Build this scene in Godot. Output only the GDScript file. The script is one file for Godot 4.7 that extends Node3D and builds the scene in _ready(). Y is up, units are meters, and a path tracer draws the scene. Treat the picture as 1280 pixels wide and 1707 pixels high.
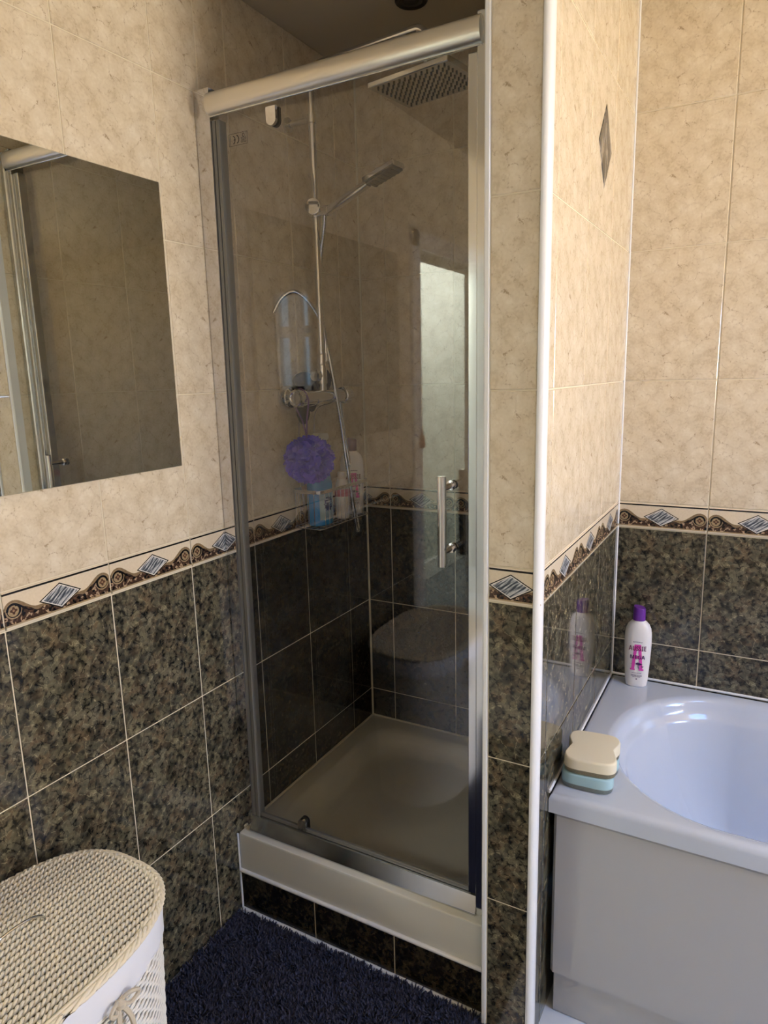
extends Node3D
# A small tiled bathroom: shower cubicle with pivot door, mirror, bath end, laundry basket.
# x runs along the shower door, y up, z towards the viewer; metres. Left wall x = 0, front of the partition z = 0, floor y = 0.

const TW := 0.25        # tile pitch
const GAP := 0.0032
const YB := 1.0763      # top of the dark tiles
const YT := 1.1548      # bottom of the cream tiles
const TH := 0.3564
const CEIL := 2.5
const BACK := -0.823
const PL := 0.765       # partition, shower side
const PR := 0.885       # partition, bath side
const BATH_X := 2.585
const ROOM_X := 3.9
const ROOM_Z := 2.3

var M := {}
var tile_cache := {}
var taken := {}


# ------------------------------------------------------------------ geometry
class Geo:
	var P := PackedVector3Array()
	var N := PackedVector3Array()
	var U := PackedVector2Array()

	func trin(a: Vector3, b: Vector3, c: Vector3, na: Vector3, nb: Vector3, nc: Vector3, ua := Vector2.ZERO, ub := Vector2.ZERO, uc := Vector2.ZERO) -> void:
		P.append(a); P.append(c); P.append(b)
		N.append(na); N.append(nc); N.append(nb)
		U.append(ua); U.append(uc); U.append(ub)

	func tri(a: Vector3, b: Vector3, c: Vector3, ua := Vector2.ZERO, ub := Vector2.ZERO, uc := Vector2.ZERO) -> void:
		var n := (b - a).cross(c - a).normalized()
		trin(a, b, c, n, n, n, ua, ub, uc)

	func quad(a: Vector3, b: Vector3, c: Vector3, d: Vector3, ua := Vector2.ZERO, ub := Vector2.RIGHT, uc := Vector2.ONE, ud := Vector2.DOWN) -> void:
		tri(a, b, c, ua, ub, uc)
		tri(a, c, d, ua, uc, ud)

	func quadn(a: Vector3, b: Vector3, c: Vector3, d: Vector3, na: Vector3, nb: Vector3, nc: Vector3, nd: Vector3, ua := Vector2.ZERO, ub := Vector2.RIGHT, uc := Vector2.ONE, ud := Vector2.DOWN) -> void:
		trin(a, b, c, na, nb, nc, ua, ub, uc)
		trin(a, c, d, na, nc, nd, ua, uc, ud)

	# box with chamfered edges
	func box(lo: Vector3, hi: Vector3, r := 0.002) -> void:
		var c := (lo + hi) / 2
		var h := (hi - lo) / 2
		r = minf(r, minf(h.x, minf(h.y, h.z)) * 0.9)
		var ax := [Vector3.RIGHT, Vector3.UP, Vector3.BACK]
		for i in 3:
			var j := (i + 1) % 3
			var k := (i + 2) % 3
			for s: float in [-1.0, 1.0]:
				var n: Vector3 = ax[i] * s * h[i]
				var u: Vector3 = ax[j] * (h[j] - r) * s
				var v: Vector3 = ax[k] * (h[k] - r)
				quad(c + n - u - v, c + n + u - v, c + n + u + v, c + n - u + v)
		for i in 3:
			var j := (i + 1) % 3
			var k := (i + 2) % 3
			for s: float in [-1.0, 1.0]:
				for t: float in [-1.0, 1.0]:
					var a: Vector3 = ax[i] * s * h[i] + ax[j] * t * (h[j] - r)
					var b: Vector3 = ax[i] * s * (h[i] - r) + ax[j] * t * h[j]
					var v: Vector3 = ax[k] * (h[k] - r) * s * t
					quad(c + a - v, c + b - v, c + b + v, c + a + v)
		for s: float in [-1.0, 1.0]:
			for t: float in [-1.0, 1.0]:
				for w: float in [-1.0, 1.0]:
					var a := c + Vector3(s * h.x, t * (h.y - r), w * (h.z - r))
					var b := c + Vector3(s * (h.x - r), t * h.y, w * (h.z - r))
					var d := c + Vector3(s * (h.x - r), t * (h.y - r), w * h.z)
					if s * t * w > 0: tri(a, b, d)
					else: tri(a, d, b)

	# rings of equal count, closed round; outward when rings go up and points run counter-clockwise seen from above
	func loft(rings: Array, cap_first := false, cap_last := false, closed := true) -> void:
		var m: int = rings[0].size()
		for i in rings.size() - 1:
			for j in (m if closed else m - 1):
				var k := (j + 1) % m
				quad(rings[i][j], rings[i][k], rings[i + 1][k], rings[i + 1][j], Vector2(float(j) / m, float(i) / (rings.size() - 1)), Vector2(float(j + 1) / m, float(i) / (rings.size() - 1)), Vector2(float(j + 1) / m, float(i + 1) / (rings.size() - 1)), Vector2(float(j) / m, float(i + 1) / (rings.size() - 1)))
		if cap_first: fan(rings[0], true)
		if cap_last: fan(rings[-1], false)

	func fan(ring: PackedVector3Array, flip: bool) -> void:
		var c := Vector3.ZERO
		for p in ring: c += p
		c /= ring.size()
		for j in ring.size():
			var k := (j + 1) % ring.size()
			if flip: tri(c, ring[k], ring[j])
			else: tri(c, ring[j], ring[k])

	# profile of (radius, height) from bottom to top, turned round an axis
	func lathe(prof: Array, segs: int, at := Vector3.ZERO, axis := Vector3.UP, sx := 1.0) -> void:
		var up := axis.normalized()
		var side := up.cross(Vector3.BACK if absf(up.z) < 0.9 else Vector3.RIGHT).normalized()
		var fwd := side.cross(up)
		var rings := []
		for p: Vector2 in prof:
			var ring := PackedVector3Array()
			for j in segs:
				var a := -TAU * j / segs
				ring.append(at + up * p.y + (side * cos(a) * sx + fwd * sin(a)) * maxf(p.x, 0.00001))
			rings.append(ring)
		loft(rings, prof[0].x > 0.0001, prof[-1].x > 0.0001)

	func tube(path: PackedVector3Array, r: float, sides := 8, caps := true, closed := false) -> void:
		var n := path.size()
		var prev := Vector3.ZERO
		var rings := []
		var norms := []
		for i in n:
			var t: Vector3
			if closed: t = path[(i + 1) % n] - path[(i + n - 1) % n]
			else: t = path[mini(i + 1, n - 1)] - path[maxi(i - 1, 0)]
			t = t.normalized()
			if prev == Vector3.ZERO: prev = t.cross(Vector3.UP if absf(t.y) < 0.9 else Vector3.RIGHT).normalized()
			prev = (prev - t * prev.dot(t)).normalized()
			var q := t.cross(prev)
			var ring := PackedVector3Array()
			var nn := PackedVector3Array()
			for j in sides:
				var a := TAU * j / sides
				var d := prev * cos(a) + q * sin(a)
				nn.append(d)
				ring.append(path[i] + d * r)
			rings.append(ring)
			norms.append(nn)
		for i in (n if closed else n - 1):
			var i2 := (i + 1) % n
			for j in sides:
				var k := (j + 1) % sides
				quadn(rings[i][j], rings[i][k], rings[i2][k], rings[i2][j], norms[i][j], norms[i][k], norms[i2][k], norms[i2][j])
		if caps and not closed:
			fan(rings[0], true)
			fan(rings[-1], false)

	# polygon (counter-clockwise in its plane) pushed along w from o; u x v must point along w
	func prism(poly: PackedVector2Array, o: Vector3, u: Vector3, v: Vector3, w: Vector3) -> void:
		if not Geometry2D.is_polygon_clockwise(poly) == false: poly.reverse()
		var m := poly.size()
		for i in m:
			var a := o + u * poly[i].x + v * poly[i].y
			var b := o + u * poly[(i + 1) % m].x + v * poly[(i + 1) % m].y
			quad(a, b, b + w, a + w)
		var idx := Geometry2D.triangulate_polygon(poly)
		for t in range(0, idx.size(), 3):
			var p := []
			for q in 3: p.append(poly[idx[t + q]])
			if (p[1] - p[0]).cross(p[2] - p[0]) < 0: p.reverse()
			var a: Vector3 = o + u * p[0].x + v * p[0].y
			var b: Vector3 = o + u * p[1].x + v * p[1].y
			var c: Vector3 = o + u * p[2].x + v * p[2].y
			tri(a + w, b + w, c + w)
			tri(a, c, b)

	func mesh(crease := 0.0) -> ArrayMesh:
		if crease > 0.0: smooth(cos(deg_to_rad(crease)))
		var a := []
		a.resize(Mesh.ARRAY_MAX)
		a[Mesh.ARRAY_VERTEX] = P
		a[Mesh.ARRAY_NORMAL] = N
		a[Mesh.ARRAY_TEX_UV] = U
		var m := ArrayMesh.new()
		m.add_surface_from_arrays(Mesh.PRIMITIVE_TRIANGLES, a)
		return m

	func smooth(least: float) -> void:
		var at := {}
		var keys := []
		var face := PackedVector3Array()
		for i in range(0, P.size(), 3):
			face.append((P[i + 2] - P[i]).cross(P[i + 1] - P[i]))
		for i in P.size():
			var k := Vector3i((P[i] * 20000.0).round())
			keys.append(k)
			if not at.has(k): at[k] = PackedInt32Array()
			at[k].append(i / 3)
		for i in P.size():
			var f := face[i / 3].normalized()
			var s := Vector3.ZERO
			for g: int in at[keys[i]]:
				if face[g].normalized().dot(f) >= least: s += face[g]
			if s.length() > 0.0: N[i] = s.normalized()


# ------------------------------------------------------------------ nodes
func numbered(called: String) -> String:
	taken[called] = taken.get(called, -1) + 1
	return called if taken[called] == 0 else "%s_%03d" % [called, taken[called]]

func tag(o: Node3D, label := "", category := "", group := "", kind := "") -> Node3D:
	if label: o.set_meta("label", label)
	if category: o.set_meta("category", category)
	if group: o.set_meta("group", group)
	if kind: o.set_meta("kind", kind)
	return o

func thing(called: String, at: Vector3, label: String, category: String, group := "") -> Node3D:
	var o := Node3D.new()
	o.name = numbered(called)
	add_child(o)
	o.position = at
	return tag(o, label, category, group)

func put(called: String, g, m: Material, parent: Node3D = null, crease := 0.0) -> MeshInstance3D:
	var o := MeshInstance3D.new()
	o.mesh = g.mesh(crease) if g is Geo else g
	o.material_override = m
	if parent == null:
		o.name = numbered(called)
		add_child(o)
	else:
		o.name = called
		parent.add_child(o, true)
		if parent.get_parent() == self: o.position = -parent.position   # shapes are given in room coordinates
	return o

func struct(called: String, g: Geo, m: Material, label := "", category := "", crease := 0.0) -> MeshInstance3D:
	var o := put(called, g, m, null, crease)
	tag(o, label, category, "", "structure")
	return o

func mat(c: Color, rough := 0.5, metal := 0.0, tex: Texture2D = null) -> StandardMaterial3D:
	var m := StandardMaterial3D.new()
	m.albedo_color = c
	m.roughness = rough
	m.metallic = metal
	if tex: m.albedo_texture = tex
	return m

func rgb(r: float, g: float, b: float) -> Color:
	return Color(r / 255.0, g / 255.0, b / 255.0)

func slab(lo: Vector3, hi: Vector3, r := 0.001) -> Geo:
	var g := Geo.new()
	g.box(lo, hi, r)
	return g

func curve(points: Array, steps := 8) -> PackedVector3Array:
	var out := PackedVector3Array()
	for i in points.size() - 1:
		var a: Vector3 = points[maxi(i - 1, 0)]
		var d: Vector3 = points[mini(i + 2, points.size() - 1)]
		for s in steps:
			out.append((points[i] as Vector3).cubic_interpolate(points[i + 1], a, d, float(s) / steps))
	out.append(points[-1])
	return out

func rrect(cx: float, cz: float, hx: float, hz: float, r: float, y: float, k := 7) -> PackedVector3Array:
	var out := PackedVector3Array()     # counter-clockwise seen from above (x right, z towards the viewer)
	var corner := [Vector2(1, 1), Vector2(1, -1), Vector2(-1, -1), Vector2(-1, 1)]
	for q in 4:
		var c: Vector2 = corner[q]
		for i in k:
			var a := PI / 2 - PI / 2 * (q + float(i) / (k - 1))
			out.append(Vector3(cx + c.x * (hx - r) + cos(a) * r, y, cz + c.y * (hz - r) + sin(a) * r))
	return out

func oval(cx: float, cz: float, hx: float, hz: float, y: float, n := 48, p := 2.0) -> PackedVector3Array:
	var out := PackedVector3Array()
	for i in n:
		var a := -TAU * i / n
		var c := cos(a)
		var s := sin(a)
		out.append(Vector3(cx + hx * signf(c) * pow(absf(c), 2.0 / p), y, cz + hz * signf(s) * pow(absf(s), 2.0 / p)))
	return out


# ------------------------------------------------------------------ textures
func noise(type: int, freq: float, sd: int, oct := 3, warp := 0.0, ret := FastNoiseLite.RETURN_DISTANCE2_SUB, warp_freq := 0.0) -> FastNoiseLite:
	var n := FastNoiseLite.new()
	n.noise_type = type
	n.frequency = freq
	n.seed = sd
	n.fractal_octaves = oct
	if oct <= 1: n.fractal_type = FastNoiseLite.FRACTAL_NONE
	n.cellular_return_type = ret
	if warp > 0:
		n.domain_warp_enabled = true
		n.domain_warp_amplitude = warp
		n.domain_warp_frequency = warp_freq if warp_freq > 0 else freq * 1.5
		n.domain_warp_fractal_octaves = 3
	return n

func field(n: FastNoiseLite, w: int, h: int) -> PackedByteArray:
	var im := n.get_image(w, h, false, false, true)
	im.convert(Image.FORMAT_L8)
	return im.get_data()

func texture(w: int, h: int, f: Callable) -> ImageTexture:
	var bytes := PackedByteArray()
	bytes.resize(w * h * 3)
	var i := 0
	for y in h:
		for x in w:
			var c: Color = f.call(x, y, y * w + x)
			bytes[i] = clampi(int(c.r * 255.0), 0, 255)
			bytes[i + 1] = clampi(int(c.g * 255.0), 0, 255)
			bytes[i + 2] = clampi(int(c.b * 255.0), 0, 255)
			i += 3
	return ImageTexture.create_from_image(Image.create_from_data(w, h, false, Image.FORMAT_RGB8, bytes))

func cream_texture() -> ImageTexture:
	var w := 384
	var h := 546
	var big := field(noise(FastNoiseLite.TYPE_SIMPLEX_SMOOTH, 0.010, 11, 4), w, h)
	var vein := field(noise(FastNoiseLite.TYPE_CELLULAR, 0.016, 5, 1, 34.0), w, h)
	var vein2 := field(noise(FastNoiseLite.TYPE_CELLULAR, 0.034, 8, 1, 20.0), w, h)
	var mask := field(noise(FastNoiseLite.TYPE_SIMPLEX_SMOOTH, 0.011, 77, 2), w, h)
	var fine := field(noise(FastNoiseLite.TYPE_SIMPLEX_SMOOTH, 0.07, 21, 4), w, h)
	var base := rgb(222, 209, 185)
	var light := rgb(231, 220, 199)
	var dark := rgb(203, 187, 159)
	var line := rgb(150, 126, 96)
	return texture(w, h, func(_x, _y, i):
		var b := big[i] / 255.0
		var f := fine[i] / 255.0
		var c := base.lerp(light, smoothstep(0.5, 0.85, b * 0.7 + f * 0.3)).lerp(dark, smoothstep(0.52, 0.15, b * 0.65 + f * 0.35) * 0.8)
		var k := mask[i] / 255.0
		var v := vein[i] / 255.0
		var v2 := vein2[i] / 255.0
		var on := smoothstep(0.035, 0.0, v) * smoothstep(0.55, 0.85, k + (f - 0.5) * 0.9) * 0.7
		on = maxf(on, smoothstep(0.05, 0.0, v2) * smoothstep(0.42, 0.15, k + (f - 0.5) * 0.9) * 0.4)
		on = maxf(on, smoothstep(0.2, 0.0, v) * 0.06)
		return c.lerp(line, on))

func dark_texture() -> ImageTexture:
	var w := 448
	var h := 638
	var cell := field(noise(FastNoiseLite.TYPE_CELLULAR, 0.014, 3, 1, 20.0, FastNoiseLite.RETURN_CELL_VALUE, 0.018), w, h)
	var cell2 := field(noise(FastNoiseLite.TYPE_CELLULAR, 0.046, 9, 1, 9.0, FastNoiseLite.RETURN_CELL_VALUE, 0.03), w, h)
	var vein := field(noise(FastNoiseLite.TYPE_CELLULAR, 0.018, 14, 1, 24.0, FastNoiseLite.RETURN_DISTANCE2_SUB, 0.018), w, h)
	var vein2 := field(noise(FastNoiseLite.TYPE_CELLULAR, 0.042, 18, 1, 11.0, FastNoiseLite.RETURN_DISTANCE2_SUB, 0.03), w, h)
	var crack := field(noise(FastNoiseLite.TYPE_CELLULAR, 0.024, 31, 1, 18.0, FastNoiseLite.RETURN_DISTANCE2_SUB, 0.02), w, h)
	var mask := field(noise(FastNoiseLite.TYPE_SIMPLEX_SMOOTH, 0.009, 40, 3), w, h)
	var mask2 := field(noise(FastNoiseLite.TYPE_SIMPLEX_SMOOTH, 0.016, 43, 2), w, h)
	var fine := field(noise(FastNoiseLite.TYPE_SIMPLEX_SMOOTH, 0.028, 50, 5), w, h)
	var tones := [rgb(82, 78, 67), rgb(97, 92, 78), rgb(70, 68, 61), rgb(85, 74, 62), rgb(62, 61, 57), rgb(84, 82, 72), rgb(73, 65, 56), rgb(90, 86, 77)]
	var vl := rgb(176, 168, 144)
	var bl := rgb(20, 19, 18)
	return texture(w, h, func(_x, _y, i):
		var a: Color = tones[mini(int(cell[i] / 32.0), 7)]
		var b: Color = tones[mini(int(cell2[i] / 32.0), 7)]
		var f := fine[i] / 255.0
		var k := mask[i] / 255.0
		var k2 := mask2[i] / 255.0
		var c := a.lerp(b, 0.25 + 0.5 * smoothstep(0.35, 0.65, k2))
		var t := lerpf(0.74, 1.24, smoothstep(0.2, 0.7, k * 0.6 + f * 0.4))
		c = Color(c.r * t, c.g * t, c.b * t)
		c = c.lerp(bl, smoothstep(0.09, 0.02, crack[i] / 255.0) * smoothstep(0.58, 0.42, f * 0.5 + k2 * 0.5) * 0.7)
		c = c.lerp(bl, smoothstep(0.38, 0.22, f * 0.7 + k2 * 0.3) * 0.6)
		c = c.lerp(vl, smoothstep(0.045, 0.008, vein[i] / 255.0) * smoothstep(0.45, 0.62, k2 * 0.5 + f * 0.5) * 0.65)
		c = c.lerp(vl, smoothstep(0.06, 0.008, vein2[i] / 255.0) * smoothstep(0.50, 0.66, f * 0.7 + k * 0.3) * 0.4)
		return Color(c.r, c.g * 0.99, c.b * 0.92))

func border_texture() -> ImageTexture:
	var w := 560
	var h := 176
	var nz := field(noise(FastNoiseLite.TYPE_SIMPLEX_SMOOTH, 0.06, 4, 4), w, h)
	var spots := field(noise(FastNoiseLite.TYPE_CELLULAR, 0.07, 6, 1, 8.0, FastNoiseLite.RETURN_CELL_VALUE), w, h)
	var sn := noise(FastNoiseLite.TYPE_SIMPLEX_SMOOTH, 0.03, 15, 4)
	var cream := rgb(228, 214, 190)
	var tan_ := rgb(148, 126, 96)
	var brown := rgb(62, 46, 37)
	var black := rgb(24, 21, 20)
	var lightest := rgb(232, 226, 214)
	return texture(w, h, func(x, y, i):
		var X: float = x * 250.0 / w
		var Y: float = y * 78.5 / h
		var n := nz[i] / 255.0
		var s := minf(X, 250.0 - X)
		var mirrored := X > 125.0
		var c := cream.lerp(rgb(212, 196, 168), n * 0.5)
		# the hump: circle round the scroll, running down to the diamond
		var top: float
		var R := 21.0
		if s < 22.0: top = 41.0 - sqrt(maxf(R * R - (s - 20.0) * (s - 20.0), 0.0))
		else: top = lerpf(20.2, 46.0, smoothstep(22.0, 70.0, s))
		if Y > top and Y < 69.5:
			c = tan_.lerp(rgb(122, 102, 76), n)
			if Y > top + 7.0 + 2.0 * sin(s * 0.2):
				c = brown.lerp(rgb(98, 72, 54), smoothstep(0.4, 0.8, n))
				if spots[i] > 200 and n > 0.4: c = rgb(176, 150, 122)
				elif spots[i] < 45: c = black
		var d := Vector2(s - 20.0, Y - 42.0)
		var r := d.length()
		if r < 17.5 and Y < 69.5:
			c = tan_.lerp(rgb(166, 146, 114), n)
			var ang := atan2(d.y, d.x)
			if absf(r - 13.5) < 2.4 - 1.6 * smoothstep(0.2, 1.6, ang): c = black
			if r < 6.5 + 1.6 * cos(ang * 4.0): c = brown.lerp(rgb(110, 78, 58), n)
			if r < 2.4: c = rgb(150, 120, 92)
		# dark lash that leaves the scroll
		if s > 24.0 and s < 62.0:
			var yl := lerpf(30.0, 52.0, smoothstep(22.0, 60.0, s))
			if absf(Y - yl) < lerpf(3.4, 0.6, (s - 24.0) / 38.0): c = black
		# diamond
		var q := absf(X - 125.0) / 50.0 + absf(Y - 41.0) / 28.5
		if q < 1.0:
			c = black
			if q < 0.91: c = lightest
			if q < 0.83:
				var m := sn.get_noise_2d(X * 3.2 + Y * 4.0, (X - Y * 0.9) * 0.5 + (300.0 if mirrored else 300.0)) * 0.5 + 0.5
				c = rgb(62, 68, 76).lerp(rgb(206, 208, 208), smoothstep(0.30, 0.72, m))
		if Y < 2.0: c = cream
		elif Y < 6.5: c = black.lerp(rgb(70, 60, 52), smoothstep(0.6, 0.9, n))
		if Y > 69.5: c = rgb(160, 140, 108)
		if Y > 72.5: c = rgb(226, 214, 190)
		return c)

func marble_texture() -> ImageTexture:
	var sn := noise(FastNoiseLite.TYPE_SIMPLEX_SMOOTH, 0.03, 15, 4)
	return texture(96, 160, func(x, y, _i):
		var m := sn.get_noise_2d(x * 2.4, y * 0.5) * 0.5 + 0.5
		return rgb(52, 50, 48).lerp(rgb(150, 142, 130), smoothstep(0.3, 0.75, m)))

func speckle_texture(a: Color, b: Color, freq: float, sd: int, sz := 192) -> ImageTexture:
	var f := field(noise(FastNoiseLite.TYPE_SIMPLEX_SMOOTH, freq, sd, 4), sz, sz)
	return texture(sz, sz, func(_x, _y, i): return a.lerp(b, f[i] / 255.0))


# ------------------------------------------------------------------ tiles
# a tile on a wall: local x right, y up, z out of the wall; crop = the printed piece of the whole tile
func tile_mesh(w: float, h: float, crop: Rect2, border := false) -> ArrayMesh:
	var key := "%d %d %d %d %s" % [roundi(w * 1e4), roundi(h * 1e4), roundi(crop.position.x * 1e3), roundi(crop.position.y * 1e3), border]
	if tile_cache.has(key): return tile_cache[key]
	var g := Geo.new()
	var hw := w / 2 - GAP / 2
	var hh := h / 2 - GAP / 2
	var uv := func(x: float, y: float) -> Vector2: return crop.position + crop.size * Vector2((x + hw) / (2 * hw), (hh - y) / (2 * hh))
	# (y from top, z): a flat face with eased edges; the border has a bead along its foot and a pencil line at its head
	var prof := [Vector2(hh, -0.004), Vector2(hh, -0.0011), Vector2(hh - 0.0016, 0.0), Vector2(-hh + 0.0016, 0.0), Vector2(-hh, -0.0011), Vector2(-hh, -0.004)]
	if border: prof = [Vector2(hh, -0.004), Vector2(hh, 0.0), Vector2(hh - 0.002, 0.0016), Vector2(hh - 0.005, 0.0016), Vector2(hh - 0.007, 0.0004), Vector2(-hh + 0.011, 0.0004), Vector2(-hh + 0.0085, 0.0026), Vector2(-hh + 0.005, 0.0034), Vector2(-hh + 0.001, 0.002), Vector2(-hh, 0.0), Vector2(-hh, -0.004)]
	var e := 0.0014
	for i in prof.size() - 1:
		var a: Vector2 = prof[i]
		var b: Vector2 = prof[i + 1]
		g.quad(Vector3(-hw + e, b.x, b.y), Vector3(hw - e, b.x, b.y), Vector3(hw - e, a.x, a.y), Vector3(-hw + e, a.x, a.y), uv.call(-hw + e, b.x), uv.call(hw - e, b.x), uv.call(hw - e, a.x), uv.call(-hw + e, a.x))
		for s: float in [-1.0, 1.0]:
			var p := [Vector3(s * (hw - e), b.x, b.y), Vector3(s * hw, b.x, minf(b.y - 0.0011, b.y)), Vector3(s * hw, a.x, a.y - 0.0011), Vector3(s * (hw - e), a.x, a.y)]
			if s < 0: p.reverse()
			g.quad(p[0], p[1], p[2], p[3], uv.call(p[0].x, p[0].y), uv.call(p[1].x, p[1].y), uv.call(p[2].x, p[2].y), uv.call(p[3].x, p[3].y))
	for s: float in [-1.0, 1.0]:
		var p := [Vector3(s * hw, -hh, -0.004), Vector3(s * hw, hh, -0.004), Vector3(s * hw, hh, -0.0011), Vector3(s * hw, -hh, -0.0011)]
		if s < 0: p.reverse()
		g.quad(p[0], p[1], p[2], p[3], uv.call(s * hw, 0), uv.call(s * hw, 0), uv.call(s * hw, 0), uv.call(s * hw, 0))
	tile_cache[key] = g.mesh(25.0 if border else 0.0)
	return tile_cache[key]

# o: a point of the wall's tile face at floor height; turn: columns right, up, out; u runs to the right from o
func tile_wall(wall: Node3D, o: Vector3, turn: Basis, u0: float, u1: float, joint: float, y0 := 0.0, y1 := CEIL, low := "dark") -> void:
	var rows := [[0.0, YB - 2 * TH, "dark"], [YB - 2 * TH, YB - TH, "dark"], [YB - TH, YB, "dark"], [YB, YT, "border"]]
	for r in 4: rows.append([YT + r * TH, YT + (r + 1) * TH, "cream"])
	var k := floori((u0 - joint) / TW)
	var rng := RandomNumberGenerator.new()
	rng.seed = 7 + int(absf(o.x * 1000) + absf(o.z * 100) + u0 * 10)
	while joint + k * TW < u1 - 0.001:
		var a := joint + k * TW
		var lo := maxf(a, u0)
		var hi := minf(a + TW, u1)
		k += 1
		if hi - lo < 0.012: continue
		for row in rows:
			var full: float = TH if row[2] != "border" else YT - YB
			var b := maxf(row[0], y0)
			var t := minf(row[1], y1)
			if t - b < 0.012: continue
			var whole_top: float = row[1]      # cuts are taken off the foot of dark tiles and off the head of cream ones
			if row[1] > y1 - 0.001 and row[2] == "cream": whole_top = row[0] + full
			var crop := Rect2((lo - a) / TW, (whole_top - t) / full, (hi - lo) / TW, (t - b) / full)
			var ti := MeshInstance3D.new()
			ti.mesh = tile_mesh(hi - lo, t - b, crop, row[2] == "border")
			ti.material_override = M[low if row[2] == "dark" else row[2]]
			ti.name = "border_tile" if row[2] == "border" else "tile"
			wall.add_child(ti, true)
			var tilt := Basis(turn.y, rng.randf_range(-0.0012, 0.0012)) * Basis(turn.x, rng.randf_range(-0.0012, 0.0012))
			ti.transform = Transform3D(tilt * turn, o + turn.x * (lo + hi) / 2 + turn.y * (b + t) / 2 + turn.z * rng.randf_range(-0.0003, 0.0003))


# ------------------------------------------------------------------ build
func _ready() -> void:
	view_and_light()
	materials()
	room()
	hall()
	shower_tray()
	shower_enclosure()
	bath()
	mirror()
	basket()
	mat_rug()
	shower_fittings()
	caddy_and_bottles()
	bath_things()
	ceiling_things()


func view_and_light() -> void:
	var cam := Camera3D.new()
	cam.name = "camera"
	cam.fov = 73.38
	cam.near = 0.02
	cam.far = 50.0
	cam.transform = Transform3D(Basis(Vector3(0.8746231, -0.02451194, -0.48418344), Vector3(-0.07398695, 0.98027339, -0.18327578), Vector3(0.47912459, 0.19612049, 0.85555618)).orthonormalized(), Vector3(1.2618, 1.5474, 1.3018))
	add_child(cam)
	cam.current = true
	var env := Environment.new()
	env.background_mode = Environment.BG_SKY
	var sky := Sky.new()
	var psm := ProceduralSkyMaterial.new()
	psm.sky_top_color = rgb(120, 160, 215)
	psm.sky_horizon_color = rgb(205, 220, 235)
	sky.sky_material = psm
	env.sky = sky
	env.ambient_light_source = Environment.AMBIENT_SOURCE_DISABLED
	env.reflected_light_source = Environment.REFLECTION_SOURCE_SKY
	env.tonemap_mode = Environment.TONE_MAPPER_LINEAR
	env.tonemap_exposure = 1.0
	env.sdfgi_enabled = true
	env.ssao_enabled = true
	env.ssil_enabled = true
	var we := WorldEnvironment.new()
	we.name = "environment"
	we.environment = env
	add_child(we)
	# daylight through the frosted window over the foot of the bath: blue sky light falls in steeply, warm light of the sunny ground outside comes in level and upwards
	area_light("window_sky_light", Vector3(ROOM_X - 0.05, 1.58, 0.18), Vector3(-0.80, -0.60, 0.10), Vector2(0.78, 0.80), Color(0.40, 0.69, 1.0), 4.4)
	area_light("window_ground_light", Vector3(ROOM_X - 0.05, 1.58, 0.18), Vector3(-0.50, 0.80, 0.22), Vector2(0.78, 0.80), Color(1.0, 0.885, 0.65), 15.0)
	# the small window behind the viewer
	area_light("rear_window_light", Vector3(1.505, 1.775, ROOM_Z + 0.05), Vector3(0, 0, -1), Vector2(0.24, 0.58), Color(0.72, 0.84, 0.92), 0.04)
	# added cool fill light from above the bath side, no known source
	area_light("roof_fill_light", Vector3(2.75, CEIL - 0.03, 0.38), Vector3(0, -1, 0), Vector2(0.62, 0.62), Color(0.36, 0.64, 1.0), 2.3)
	# daylight in the hall beyond the open doorway
	area_light("hall_light", Vector3(-0.50, 2.44, 3.3), Vector3(0, -1, 0), Vector2(0.46, 1.16), Color(0.97, 0.96, 0.90), 10.0)


func area_light(called: String, at: Vector3, towards: Vector3, size: Vector2, c: Color, energy: float) -> void:
	var l := AreaLight3D.new()
	l.name = called
	l.area_size = size
	l.light_color = c
	l.light_energy = energy
	l.area_range = 8.0
	l.shadow_enabled = true
	add_child(l)
	l.look_at_from_position(at, at + towards, Vector3.UP if absf(towards.y) < 0.9 else Vector3.BACK)


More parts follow.
